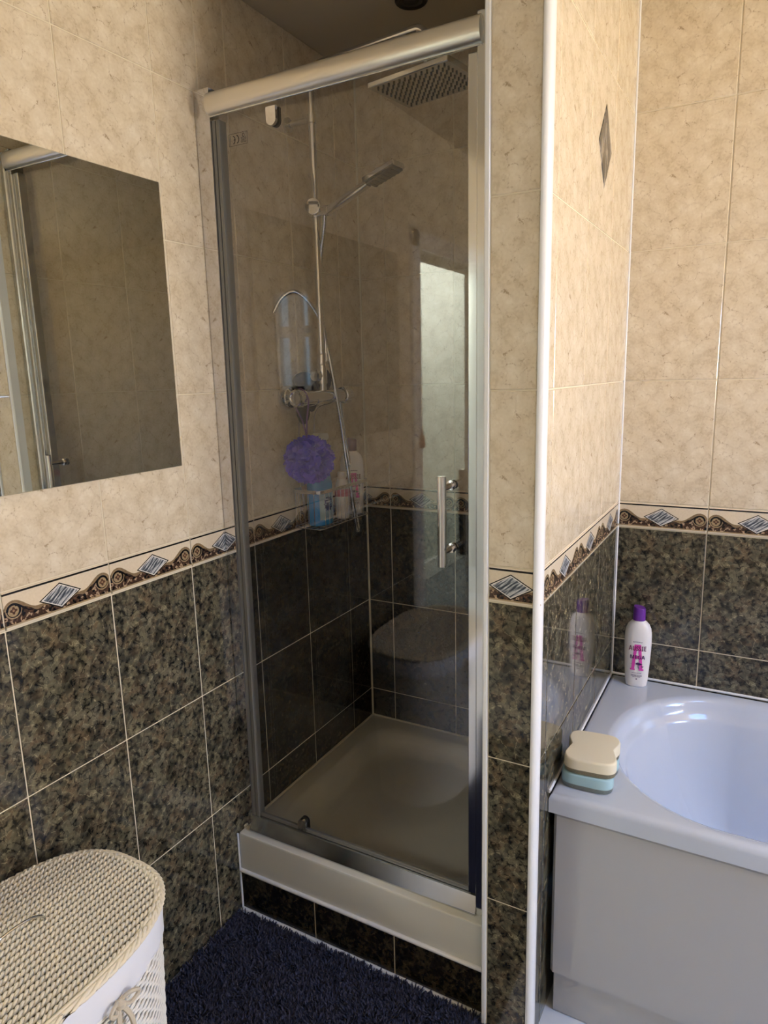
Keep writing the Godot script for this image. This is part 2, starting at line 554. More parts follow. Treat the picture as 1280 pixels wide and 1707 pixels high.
func materials() -> void:
	M.cream = mat(Color.WHITE, 0.11, 0.0, cream_texture())
	M.dark = mat(Color.WHITE, 0.065, 0.0, dark_texture())
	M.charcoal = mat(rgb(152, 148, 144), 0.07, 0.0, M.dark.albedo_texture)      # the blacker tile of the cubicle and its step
	M.border = mat(Color.WHITE, 0.2, 0.0, border_texture())
	M.marble = mat(Color.WHITE, 0.15, 0.0, marble_texture())
	M.grout = mat(rgb(226, 216, 192), 0.8)
	M.sealant = mat(rgb(226, 220, 200), 0.4)
	M.plaster = mat(rgb(196, 184, 160), 0.9)
	M.paint = mat(rgb(240, 240, 238), 0.35)
	M.pvc = mat(rgb(238, 239, 240), 0.25)
	M.hallwall = mat(rgb(222, 226, 220), 0.8, 0.0, speckle_texture(rgb(240, 240, 240), rgb(255, 255, 255), 0.03, 5))
	M.carpet = mat(Color.WHITE, 1.0, 0.0, speckle_texture(rgb(92, 96, 100), rgb(150, 154, 158), 0.3, 6))
	M.vinyl = mat(Color.WHITE, 0.3, 0.0, speckle_texture(rgb(214, 218, 224), rgb(236, 238, 242), 0.05, 16))
	M.chrome = mat(Color(0.86, 0.86, 0.87), 0.07, 1.0)
	M.satin = mat(Color(0.86, 0.85, 0.83), 0.34, 1.0)
	M.polished = mat(Color(0.82, 0.83, 0.84), 0.10, 1.0)
	M.seal = mat(rgb(126, 126, 122), 0.3)
	M.black = mat(rgb(18, 17, 17), 0.45)
	M.acrylic = mat(rgb(196, 204, 218), 0.10)
	M.tray = mat(rgb(220, 219, 210), 0.32)
	M.panel = mat(rgb(180, 181, 184), 0.25)
	M.silver = mat(Color(0.92, 0.93, 0.92), 0.0, 1.0)
	var gl := mat(Color(0.05, 0.06, 0.05, 0.02), 0.0)
	gl.transparency = BaseMaterial3D.TRANSPARENCY_ALPHA
	M.glass = gl
	M.paneglow = mat(rgb(230, 238, 246), 0.5)
	M.paneglow.emission_enabled = true
	M.paneglow.emission = Color(0.80, 0.89, 1.0)
	M.paneglow.emission_energy_multiplier = 1.2
	M.rearglow = M.paneglow.duplicate()
	M.rearglow.emission_energy_multiplier = 0.38
	M.hallglow = mat(rgb(240, 244, 246), 0.5)
	M.hallglow.emission_enabled = true
	M.hallglow.emission = Color(0.93, 0.97, 1.0)
	M.hallglow.emission_energy_multiplier = 5.0


func room() -> void:
	var right := Basis.IDENTITY
	var faces_px := Basis(Vector3(0, 0, -1), Vector3.UP, Vector3.RIGHT)      # wall that looks towards +x
	var faces_nx := Basis(Vector3(0, 0, 1), Vector3.UP, Vector3.LEFT)
	var t := 0.12
	var back := 0.002      # grout lies this far behind the tile faces
	struct("floor", slab(Vector3(-0.12, -0.1, BACK - t), Vector3(ROOM_X + t, 0, ROOM_Z + t)), M.vinyl, "pale smooth bathroom floor showing beside the bath panel", "floor")
	struct("ceiling", slab(Vector3(-0.12, CEIL, BACK - t), Vector3(ROOM_X + t, CEIL + 0.1, ROOM_Z + t)), M.plaster, "plain painted ceiling above the shower", "ceiling")

	var g := Geo.new()
	g.box(Vector3(-t, 0, BACK - t), Vector3(-back, CEIL, 1.09), 0.0005)
	g.box(Vector3(-t, 2.03, 1.09), Vector3(-back, CEIL, 1.92), 0.0005)
	g.box(Vector3(-t, 0, 1.92), Vector3(-back, CEIL, ROOM_Z + t), 0.0005)
	var wl := struct("wall_left", g, M.grout, "left wall tiled cream above and dark marble below, running into the shower", "wall")
	tile_wall(wl, Vector3.ZERO, faces_px, -1.04, 0.086, -0.0606 - TW * 4)
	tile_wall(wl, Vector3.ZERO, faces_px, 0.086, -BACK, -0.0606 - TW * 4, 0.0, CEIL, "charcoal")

	var wb := struct("wall_back", slab(Vector3(-t, 0, BACK - t), Vector3(ROOM_X + t, CEIL, BACK - back)), M.grout, "back wall of the shower and along the bath, tiled cream over dark", "wall")
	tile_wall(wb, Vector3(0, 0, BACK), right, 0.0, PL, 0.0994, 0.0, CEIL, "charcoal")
	tile_wall(wb, Vector3(0, 0, BACK), right, PR, ROOM_X, PR + 0.2468)

	var wp := struct("wall_partition", slab(Vector3(PL + back, 0, BACK), Vector3(PR - back, CEIL, -back)), M.grout, "narrow tiled partition between the shower and the bath", "wall")
	tile_wall(wp, Vector3(0, 0, 0), right, 0.7775, 0.8735, 0.7005)
	tile_wall(wp, Vector3(PR, 0, 0), faces_px, 0.0, -BACK, 0.5735 - TW * 4)
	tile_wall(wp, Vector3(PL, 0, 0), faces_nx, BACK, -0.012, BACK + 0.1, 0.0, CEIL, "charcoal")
	var dm := Geo.new()       # marble diamond let into a cream tile over the bath
	var c := Vector3(PR, 2.052, -0.462)
	for i in 4:
		var r := [Vector3(0, 0.092, 0), Vector3(0, 0, -0.069), Vector3(0, -0.092, 0), Vector3(0, 0, 0.069)]
		var a: Vector3 = r[i]
		var b: Vector3 = r[(i + 1) % 4]
		var o1 := c + a
		var o2 := c + b
		var i1 := c + a * 0.94 + Vector3(0.0016, 0, 0)
		var i2 := c + b * 0.94 + Vector3(0.0016, 0, 0)
		g = dm
		var uv := func(v: Vector3) -> Vector2: return Vector2(0.5 - (v.z - c.z) / 0.14, 0.5 - (v.y - c.y) / 0.19)
		g.quad(o1, i1, i2, o2, uv.call(o1), uv.call(i1), uv.call(i2), uv.call(o2))
		g.tri(c + Vector3(0.0016, 0, 0), i2, i1, Vector2(0.5, 0.5), uv.call(i2), uv.call(i1))
	put("diamond_inset", dm, M.marble, wp)

	# plinth under the shower tray
	var pz := -0.030
	var pl := struct("wall_plinth", slab(Vector3(0.0, 0, -0.09), Vector3(PL + 0.004, 0.13, pz - 0.002)), M.grout, "low step of three near black tiles under the shower tray", "plinth")
	for e in [[0.004, 0.2635], [0.2635, 0.5135], [0.5135, 0.7655]]:
		var ti := MeshInstance3D.new()
		ti.mesh = tile_mesh(e[1] - e[0], 0.122, Rect2(0, 0.3, 1, 0.34))
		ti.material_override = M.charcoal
		ti.name = "tile"
		pl.add_child(ti, true)
		ti.position = Vector3((e[0] + e[1]) / 2, 0.067, pz)

	# right wall with the window over the foot of the bath
	var wr := struct("wall_right", framed_wall(2, ROOM_X + back, ROOM_X + t, Vector2(BACK - t, ROOM_Z + t), Vector2(-0.26, 1.14), Vector2(0.62, 2.02)), M.grout, "tiled right wall at the foot of the bath, outside the picture", "wall")
	tile_wall(wr, Vector3(ROOM_X, 0, 0), faces_nx, BACK, -0.27, BACK)
	var r0 := Vector2(-0.26, 1.14)
	var r1 := Vector2(0.62, 2.02)
	var g2 := Geo.new()
	for b in [[r0.x, r0.y, r0.x + 0.05, r1.y], [r1.x - 0.05, r0.y, r1.x, r1.y], [r0.x, r0.y, r1.x, r0.y + 0.05], [r0.x, r1.y - 0.05, r1.x, r1.y]]:
		g2.box(Vector3(ROOM_X + 0.004, b[1], b[0]), Vector3(ROOM_X + 0.06, b[3], b[2]), 0.004)
	var win2 := struct("window_2", g2, M.paint, "white framed frosted window over the foot of the bath, outside the picture", "window")
	put("pane", slab(Vector3(ROOM_X + 0.03, r0.y + 0.03, r0.x + 0.03), Vector3(ROOM_X + 0.036, r1.y - 0.03, r1.x - 0.03)), M.paneglow, win2)

	var lg := struct("ledge", slab(Vector3(BATH_X, 0, BACK), Vector3(ROOM_X, 0.60, -0.105), 0.003), M.grout, "tiled ledge beyond the foot of the bath, outside the picture", "ledge")
	tile_wall(lg, Vector3(BATH_X, 0, -0.103), right, 0.003, ROOM_X - BATH_X, 0.003, 0.0, 0.598)

	# rear wall with a small frosted window, behind the viewer
	var w0 := Vector2(1.36, 1.46)
	var w1 := Vector2(1.65, 2.09)
	struct("wall_rear", framed_wall(0, ROOM_Z, ROOM_Z + t, Vector2(-t, ROOM_X + t), w0, w1), mat(rgb(176, 166, 148), 0.5), "plain wall behind the viewer with the window", "wall")
	g = Geo.new()
	for b in [[w0.x, w0.y, w0.x + 0.03, w1.y], [w1.x - 0.03, w0.y, w1.x, w1.y], [w0.x, w0.y, w1.x, w0.y + 0.03], [w0.x, w1.y - 0.03, w1.x, w1.y], [1.435, w0.y, 1.545, w1.y], [w0.x, 1.80, w1.x, 1.87]]:
		g.box(Vector3(b[0], b[1], ROOM_Z + 0.005), Vector3(b[2], b[3], ROOM_Z + 0.045), 0.004)
	var win := struct("window_1", g, M.paint, "small white framed frosted window behind the viewer, seen mirrored in the glass", "window")
	put("pane", slab(Vector3(w0.x + 0.003, w0.y + 0.003, ROOM_Z + 0.056), Vector3(w1.x - 0.003, w1.y - 0.003, ROOM_Z + 0.064)), M.rearglow, win)

	# added roof window, unseen: frame and glowing pane round the cool fill light
	g = Geo.new()
	for b in [[2.38, 0.01, 3.12, 0.06], [2.38, 0.70, 3.12, 0.75], [2.38, 0.06, 2.43, 0.70], [3.07, 0.06, 3.12, 0.70]]:
		g.box(Vector3(b[0], CEIL - 0.022, b[1]), Vector3(b[2], CEIL - 0.001, b[3]), 0.004)
	var win3 := struct("window_3", g, M.paint, "added white framed glowing roof window for cool fill light, outside the picture", "window")
	put("pane", slab(Vector3(2.42, CEIL - 0.012, 0.05), Vector3(3.08, CEIL - 0.006, 0.71)), M.paneglow, win3)

	# doorway in the left wall
	g = Geo.new()
	for z: float in [1.045, 1.92]:
		g.box(Vector3(-t - 0.015, 0, z), Vector3(0.014, 2.10, z + 0.07), 0.004)
	g.box(Vector3(-t - 0.015, 2.03, 1.045), Vector3(0.014, 2.10, 1.99), 0.004)
	struct("door_1", g, M.paint, "white door frame of the open doorway to the hall, seen in the shower glass", "door frame")

	# corner trims and sealant lines
	var p := PackedVector2Array([Vector2(0.8735, -0.004), Vector2(0.8735, 0.003)])
	for i in 7:
		var a := PI / 2 - PI / 2 * i / 6
		p.append(Vector2(0.8765 + 0.0135 * cos(a), -0.0105 + 0.0145 * sin(a)))
	p.append(Vector2(0.890, -0.0175)); p.append(Vector2(0.884, -0.0175))
	g = Geo.new()
	g.prism(p, Vector3(0, 0.001, 0), Vector3(1, 0, 0), Vector3(0, 0, 1), Vector3(0, CEIL - 0.002, 0))
	struct("trim_1", flip(g), M.pvc, "white rounded plastic corner trim on the partition beside the bath", "trim", 30.0)
	struct("trim_2", slab(Vector3(0.7645, 0.0, -0.030), Vector3(0.7775, CEIL - 0.001, 0.0008), 0.003), M.pvc, "white edge strip on the partition beside the shower door", "trim")
	g = Geo.new()
	g.box(Vector3(0.0, 0.001, pz - 0.002), Vector3(0.006, 0.2524, pz + 0.004), 0.002)
	g.tube(PackedVector3Array([Vector3(0.003, 0.132, pz), Vector3(PL, 0.132, pz)]), 0.006, 8)
	g.tube(PackedVector3Array([Vector3(0.003, 0.003, pz + 0.002), Vector3(PL, 0.003, pz + 0.002)]), 0.006, 8)
	struct("trim_3", g, M.pvc, "white sealant lines round the step under the shower tray", "sealant")
	g = Geo.new()
	g.tube(PackedVector3Array([Vector3(0.001, 0.25, BACK + 0.001), Vector3(0.001, CEIL, BACK + 0.001)]), 0.0045, 8)
	g.tube(PackedVector3Array([Vector3(0.001, 0.253, -0.06), Vector3(0.001, 0.253, BACK), ]), 0.004, 8)
	g.tube(PackedVector3Array([Vector3(0.0, 0.253, BACK + 0.001), Vector3(PL, 0.253, BACK + 0.001)]), 0.004, 8)
	struct("trim_4", g, M.sealant, "cream sealant in the inner corner of the shower", "sealant")
	g = Geo.new()
	g.tube(PackedVector3Array([Vector3(PR + 0.001, 0.6, BACK + 0.001), Vector3(PR + 0.001, CEIL, BACK + 0.001)]), 0.003, 8)
	g.tube(PackedVector3Array([Vector3(PR + 0.001, 0.603, -0.11), Vector3(PR + 0.001, 0.603, BACK)]), 0.004, 8)
	g.tube(PackedVector3Array([Vector3(PR, 0.603, BACK + 0.001), Vector3(BATH_X, 0.603, BACK + 0.001)]), 0.004, 8)
	struct("trim_5", g, M.pvc, "white sealant between the bath rim and the tiles", "sealant")


# a wall slab with an opening; along x (0, thickness in z) or along z (2, thickness in x)
func framed_wall(along: int, d0: float, d1: float, ends: Vector2, h0: Vector2, h1: Vector2) -> Geo:
	var g := Geo.new()
	for b in [[ends.x, 0.0, h0.x, CEIL], [h1.x, 0.0, ends.y, CEIL], [h0.x, 0.0, h1.x, h0.y], [h0.x, h1.y, h1.x, CEIL]]:
		if along == 0: g.box(Vector3(b[0], b[1], d0), Vector3(b[2], b[3], d1), 0.0005)
		else: g.box(Vector3(d0, b[1], b[0]), Vector3(d1, b[3], b[2]), 0.0005)
	return g


func flip(g: Geo) -> Geo:
	for i in range(0, g.P.size(), 3):
		var a := g.P[i + 1]
		g.P[i + 1] = g.P[i + 2]
		g.P[i + 2] = a
		var u := g.U[i + 1]
		g.U[i + 1] = g.U[i + 2]
		g.U[i + 2] = u
		for k in 3: g.N[i + k] = -g.N[i + k]
	return g


func hall() -> void:
	struct("floor_hall", slab(Vector3(-1.2, -0.1, 0.3), Vector3(-0.12, -0.001, 4.6)), M.carpet, "grey hall carpet beyond the doorway, seen in the shower glass", "carpet")
	struct("wall_hall", slab(Vector3(-1.07, 0, 0.3), Vector3(-0.95, CEIL, 4.6)), M.hallwall, "pale hall wall beyond the doorway, seen in the shower glass", "wall")
	var g := Geo.new()
	g.box(Vector3(-1.07, 0, 0.3), Vector3(-0.12, CEIL, 0.4), 0.001)
	g.box(Vector3(-1.07, 0, 4.5), Vector3(-0.12, CEIL, 4.6), 0.001)
	g.box(Vector3(-0.13, 0, 2.42), Vector3(-0.02, CEIL, 4.6), 0.001)
	struct("wall_hall_end", g, M.hallwall, "end walls of the hall", "wall")
	struct("ceiling_hall", slab(Vector3(-1.2, CEIL, 0.3), Vector3(-0.12, CEIL + 0.1, 4.6)), M.plaster, "ceiling of the hall", "ceiling")
	struct("baseboard_hall", slab(Vector3(-0.95, 0, 0.4), Vector3(-0.932, 0.14, 4.5), 0.004), M.paint, "white skirting board along the hall wall", "skirting board")
	var l := thing("ceiling_panel", Vector3(-0.5, 2.46, 3.3), "white glowing light panel on the hall ceiling", "ceiling light")
	put("diffuser", slab(Vector3(-0.74, 2.452, 2.71), Vector3(-0.26, 2.46, 3.89), 0.002), M.hallglow, l)
	put("frame", slab(Vector3(-0.76, 2.46, 2.69), Vector3(-0.24, 2.4995, 3.91), 0.004), M.paint, l)


func shower_tray() -> void:
	var x0 := 0.002
	var x1 := PL - 0.001
	var z0 := BACK + 0.001
	var z1 := -0.032
	var cx := (x0 + x1) / 2
	var cz := (z0 + z1) / 2
	var hx := (x1 - x0) / 2
	var hz := (z1 - z0) / 2
	var top := 0.2524
	var rings := []
	rings.append(rrect(cx, cz, hx, hz, 0.006, 0.131))
	rings.append(rrect(cx, cz, hx, hz, 0.006, top - 0.007))
	rings.append(rrect(cx, cz, hx - 0.002, hz - 0.002, 0.006, top - 0.002))
	rings.append(rrect(cx, cz, hx - 0.007, hz - 0.007, 0.006, top))
	var bx := (0.055 + 0.712) / 2
	var bz := (-0.772 - 0.130) / 2
	var bhx := (0.712 - 0.055) / 2
	var bhz := (0.772 - 0.130) / 2
	for s in [[0.0, 0.0, 0.10], [0.010, 0.002, 0.10], [0.022, 0.010, 0.105], [0.034, 0.028, 0.11], [0.044, 0.045, 0.115], [0.058, 0.056, 0.12], [0.08, 0.060, 0.13]]:
		rings.append(rrect(bx, bz, bhx - s[0], bhz - s[0], s[2], top - s[1]))
	rings.append(rrect(bx, bz, 0.05, 0.05, 0.05, top - 0.066))
	var t := thing("shower_tray", Vector3(cx, 0.131, cz), "cream square shower tray on the tiled step inside the glass door", "shower tray")
	var g := Geo.new()
	g.loft(rings, true, true)
	put("basin", g, M.tray, t, 40.0)


func shower_enclosure() -> void:
	var t := thing("shower_enclosure", Vector3(0.38, 0.2524, -0.08), "chrome framed glass pivot door enclosure closing the shower", "shower enclosure")
	# wall profile: leans with the wall
	var g := Geo.new()
	var f := func(x: float, y: float, z: float) -> Vector3: return Vector3(x, y, z)
	var lo := [f.call(0.002, 0.2526, -0.067), f.call(0.029, 0.2526, -0.067), f.call(0.029, 0.2526, -0.100), f.call(0.002, 0.2526, -0.100)]
	var hi := [f.call(0.002, 2.222, -0.067), f.call(0.048, 2.222, -0.067), f.call(0.048, 2.222, -0.100), f.call(0.002, 2.222, -0.100)]
	g.loft([PackedVector3Array(lo), PackedVector3Array(hi)], true, true)
	put("wall_profile", g, M.chrome, t)
	g = Geo.new()
	for k in 2:
		var a := 0.0295 + k * 0.012
		var b := 0.0485 + k * 0.012
		g.loft([PackedVector3Array([f.call(a, 0.29, -0.072), f.call(a + 0.009, 0.29, -0.072), f.call(a + 0.009, 0.29, -0.098), f.call(a, 0.29, -0.098)]), PackedVector3Array([f.call(b, 2.15, -0.072), f.call(b + 0.009, 2.15, -0.072), f.call(b + 0.009, 2.15, -0.098), f.call(b, 2.15, -0.098)])], true, true)
	put("pivot_seal", g, M.seal, t)
	# head rail: slim cover with a rounded front, lip below
	var p := PackedVector2Array([Vector2(-0.075, 2.168), Vector2(-0.060, 2.1560), Vector2(-0.054, 2.1562), Vector2(-0.0485, 2.1585), Vector2(-0.0445, 2.1635), Vector2(-0.0422, 2.171), Vector2(-0.0415, 2.180), Vector2(-0.0422, 2.189), Vector2(-0.0450, 2.197), Vector2(-0.0500, 2.2022), Vector2(-0.0570, 2.2043), Vector2(-0.075, 2.2045)])
	g = Geo.new()
	g.prism(p, Vector3(0.0545, 0, 0), Vector3(0, 0, 1), Vector3(0, 1, 0), Vector3(0.6835, 0, 0))
	put("head_rail", flip(g), M.satin, t, 30.0)
	g = Geo.new()
	g.box(Vector3(0.0545, 2.1525, -0.062), Vector3(0.738, 2.1562, -0.057), 0.0008)
	put("rail_lip", g, M.polished, t)
	# threshold: sloping chrome bar on the tray
	p = PackedVector2Array([Vector2(-0.052, 0.2526), Vector2(-0.050, 0.258), Vector2(-0.0515, 0.264), Vector2(-0.0685, 0.2945), Vector2(-0.095, 0.2945), Vector2(-0.098, 0.291), Vector2(-0.100, 0.2526)])
	g = Geo.new()
	g.prism(p, Vector3(0.030, 0, 0), Vector3(0, 0, 1), Vector3(0, 1, 0), Vector3(0.698, 0, 0))
	put("threshold_bar", flip(g), mat(Color(0.82, 0.83, 0.84), 0.17, 1.0), t, 25.0)
	# striking post on the partition
	g = Geo.new()
	g.box(Vector3(0.727, 0.2526, -0.100), Vector3(0.7455, 2.213, -0.058), 0.0015)
	g.box(Vector3(0.7455, 0.2526, -0.100), Vector3(0.7644, 2.205, -0.050), 0.003)
	put("strike_post", g, M.polished, t)
	# the door itself
	var door := put("door_glass", slab(Vector3(0.050, 0.300, -0.0830), Vector3(0.712, 2.1760, -0.0770), 0.0006), M.glass, t)
	var sub := func(called: String, gg: Geo, m: Material, crease := 0.0) -> MeshInstance3D: return put(called, gg, m, door, crease)
	sub.call("closing_stile", slab(Vector3(0.7055, 0.303, -0.090), Vector3(0.7268, 2.147, -0.064), 0.002), M.polished)
	sub.call("drip_seal", slab(Vector3(0.055, 0.2955, -0.0845), Vector3(0.705, 0.307, -0.0755), 0.001), M.seal)
	# handle: bar with two standoffs
	g = Geo.new()
	g.lathe([Vector2(0.0085, 0), Vector2(0.0098, 0.0012), Vector2(0.0098, 0.1988), Vector2(0.0085, 0.2)], 24, Vector3(0.6625, 1.132, -0.023))
	sub.call("handle_bar", g, M.chrome, 35.0)
	for y: float in [1.163, 1.305]:
		g = Geo.new()
		g.lathe([Vector2(0.0068, 0), Vector2(0.0068, 0.0475), Vector2(0.0110, 0.0480), Vector2(0.0110, 0.0538)], 20, Vector3(0.6625, y, -0.023), Vector3(0, 0, -1))
		sub.call("handle_standoff", g, M.chrome, 35.0)
		g = Geo.new()
		g.lathe([Vector2(0.0110, 0), Vector2(0.0110, 0.004), Vector2(0.0, 0.005)], 20, Vector3(0.6625, y, -0.0832), Vector3(0, 0, -1))
		sub.call("handle_washer", g, M.chrome, 35.0)
	for e in [[0.2255, 2.1485, -1.0, 0.040], [0.2055, 0.3015, 1.0, 0.034]]:
		for side: float in [1.0, -1.0]:
			var q := PackedVector2Array()
			var w := 0.0135
			q.append(Vector2(-w, 0)); q.append(Vector2(w, 0))
			for i in 11:
				var a := PI * i / 10
				q.append(Vector2(w * cos(a), e[2] * (e[3] - w + w * sin(a))))
			g = Geo.new()
			if Geometry2D.is_polygon_clockwise(q): q.reverse()
			g.prism(q, Vector3(e[0], e[1], -0.0768 if side > 0 else -0.0912), Vector3.RIGHT, Vector3.UP, Vector3(0, 0, 0.008))
			sub.call("pivot_clip", g, M.chrome if side > 0 else M.black, 30.0)
	# printed safety mark: reads from inside the shower
	g = Geo.new()
	var mk := Vector3(0.094, 2.112, -0.0766)
	for b in [[0, 0, 0.056, 0.0006], [0, -0.026, 0.056, -0.0254], [0, -0.026, 0.0006, 0.0006], [0.0554, -0.026, 0.056, 0.0006], [0.004, -0.024, 0.0046, -0.002]]:
		g.box(mk + Vector3(b[0], b[1], 0), mk + Vector3(b[2], b[3], 0.0002), 0.00005)
	for k in 5: g.box(mk + Vector3(0.036, -0.012 - k * 0.0024, 0), mk + Vector3(0.052, -0.0113 - k * 0.0024, 0.0002), 0.00005)
	for e in [[0.0135, false], [0.0245, true]]:     # an E and a C made of arcs, the wrong way round from outside
		var arc := PackedVector3Array()
		for i in 15:
			var a := deg_to_rad(-78.0 + 156.0 * i / 14)
			arc.append(mk + Vector3(e[0] + 0.0072 * cos(a) - 0.002, -0.0128 + 0.0085 * sin(a), 0.0001))
		for i in arc.size() - 1:
			g.tube(PackedVector3Array([arc[i], arc[i + 1]]), 0.0009, 4, false)
		if not e[1]: g.tube(PackedVector3Array([mk + Vector3(e[0] + 0.0012, -0.0128, 0.0001), mk + Vector3(e[0] + 0.0052, -0.0128, 0.0001)]), 0.0009, 4, false)
	var ring := PackedVector3Array()
	for i in 12: ring.append(mk + Vector3(0.044 + 0.0028 * cos(TAU * i / 12), -0.0068 + 0.0032 * sin(TAU * i / 12) * (1.3 if sin(TAU * i / 12) > 0 else 1.0), 0.0001))
	g.tube(ring, 0.0006, 4, false, true)
	sub.call("safety_mark", g, mat(rgb(52, 40, 30), 0.7))


func mirror() -> void:
	var t := thing("wall_mirror", Vector3(0.004, 1.34, 0.5), "frameless rectangular wall mirror on the cream tiles left of the shower", "mirror")
	put("backing", slab(Vector3(0.0006, 1.342, 0.077), Vector3(0.0035, 1.986, 0.925), 0.0005), mat(rgb(60, 56, 50), 0.6), t)
	var g := Geo.new()
	var y0 := 1.339
	var y1 := 1.990
	var z0 := 0.073
	var z1 := 0.930
	var e := 0.0012
	var a := [Vector3(0.0035, y0, z1), Vector3(0.0035, y0, z0), Vector3(0.0035, y1, z0), Vector3(0.0035, y1, z1)]
	var b := [Vector3(0.0065, y0, z1), Vector3(0.0065, y0, z0), Vector3(0.0065, y1, z0), Vector3(0.0065, y1, z1)]
	var c := [Vector3(0.0078, y0 + e, z1 - e), Vector3(0.0078, y0 + e, z0 + e), Vector3(0.0078, y1 - e, z0 + e), Vector3(0.0078, y1 - e, z1 - e)]
	for i in 4:
		var k := (i + 1) % 4
		g.quad(a[i], a[k], b[k], b[i])
		g.quad(b[i], b[k], c[k], c[i])
	g.quad(c[0], c[1], c[2], c[3])
	put("glass", g, M.silver, t)


func bath() -> void:
	var cz := (BACK - 0.105) / 2
	var x0 := PR + 0.0015
	var x1 := BATH_X - 0.002
	var z0 := BACK + 0.0015
	var z1 := -0.105
	var ts := []
	for i in 33: ts.append(90.0 + 180.0 * i / 32)
	ts.append(rad_to_deg(atan2(z1 - cz, x0 - 1.25))); ts.append(rad_to_deg(atan2(z0 - cz, x0 - 1.25)) + 360.0)
	ts.sort()
	var tr := []
	for i in 25: tr.append(-90.0 + 180.0 * i / 24)
	tr.append(rad_to_deg(atan2(z1 - cz, x1 - 2.2))); tr.append(rad_to_deg(atan2(z0 - cz, x1 - 2.2)))
	tr.sort()
	var all := []
	for a in tr: all.append([a, 2.2, 0.26, x1])
	for a in ts: all.append([a, 1.25, 0.285, x0])
	all.reverse()          # counter-clockwise seen from above
	var outer := func(ins: float, y: float) -> PackedVector3Array:
		var out := PackedVector3Array()
		for q in all:
			var d := Vector2(cos(deg_to_rad(q[0])), sin(deg_to_rad(q[0])))
			var kx: float = absf((q[3] - q[1]) / d.x) if absf(d.x) > 1e-6 else 1e9
			var kz := absf(((z1 if d.y > 0 else z0) - cz) / d.y) if absf(d.y) > 1e-6 else 1e9
			var v := Vector2(q[1], cz) + d * minf(kx, kz)
			out.append(Vector3(clampf(v.x, x0 + ins, x1 - ins), y, clampf(v.y, z0 + ins, z1 - ins)))
		return out
	var inner := func(ins: float, y: float, end := 1.0) -> PackedVector3Array:
		var out := PackedVector3Array()
		for q in all:
			var a := deg_to_rad(q[0])
			out.append(Vector3(q[1] + (q[2] - ins * end) * cos(a), y, cz + (0.318 - ins) * sin(a)))
		return out
	var rings := [outer.call(0.012, 0.552), outer.call(0.0, 0.554), outer.call(0.0, 0.586), outer.call(0.003, 0.5945), outer.call(0.008, 0.599), outer.call(0.016, 0.6015)]
	rings.append(inner.call(-0.016, 0.6005))
	for s in [[-0.008, 0.5992], [0.0, 0.5955], [0.006, 0.589], [0.010, 0.579], [0.014, 0.567], [0.020, 0.557], [0.028, 0.549], [0.035, 0.538]]: rings.append(inner.call(s[0], s[1]))
	for s in [[0.055, 0.45, 1.2], [0.075, 0.35, 1.5], [0.095, 0.27, 1.8], [0.12, 0.22, 1.9], [0.16, 0.19, 1.7], [0.22, 0.178, 1.3], [0.31, 0.172, 0.92]]: rings.append(inner.call(s[0], s[1], s[2]))
	var t := thing("bathtub", Vector3(1.73, 0.17, cz), "glossy white bathtub with plain white front panel set against the dark tiles", "bathtub")
	var g := Geo.new()
	g.loft(rings)
	put("tub", g, M.acrylic, t, 50.0)
	put("panel", slab(Vector3(PR + 0.012, 0.115, -0.140), Vector3(x1, 0.5515, -0.113), 0.007), M.panel, t)
	put("kickboard", slab(Vector3(PR + 0.018, 0.001, -0.150), Vector3(x1, 0.117, -0.126), 0.002), M.panel, t)


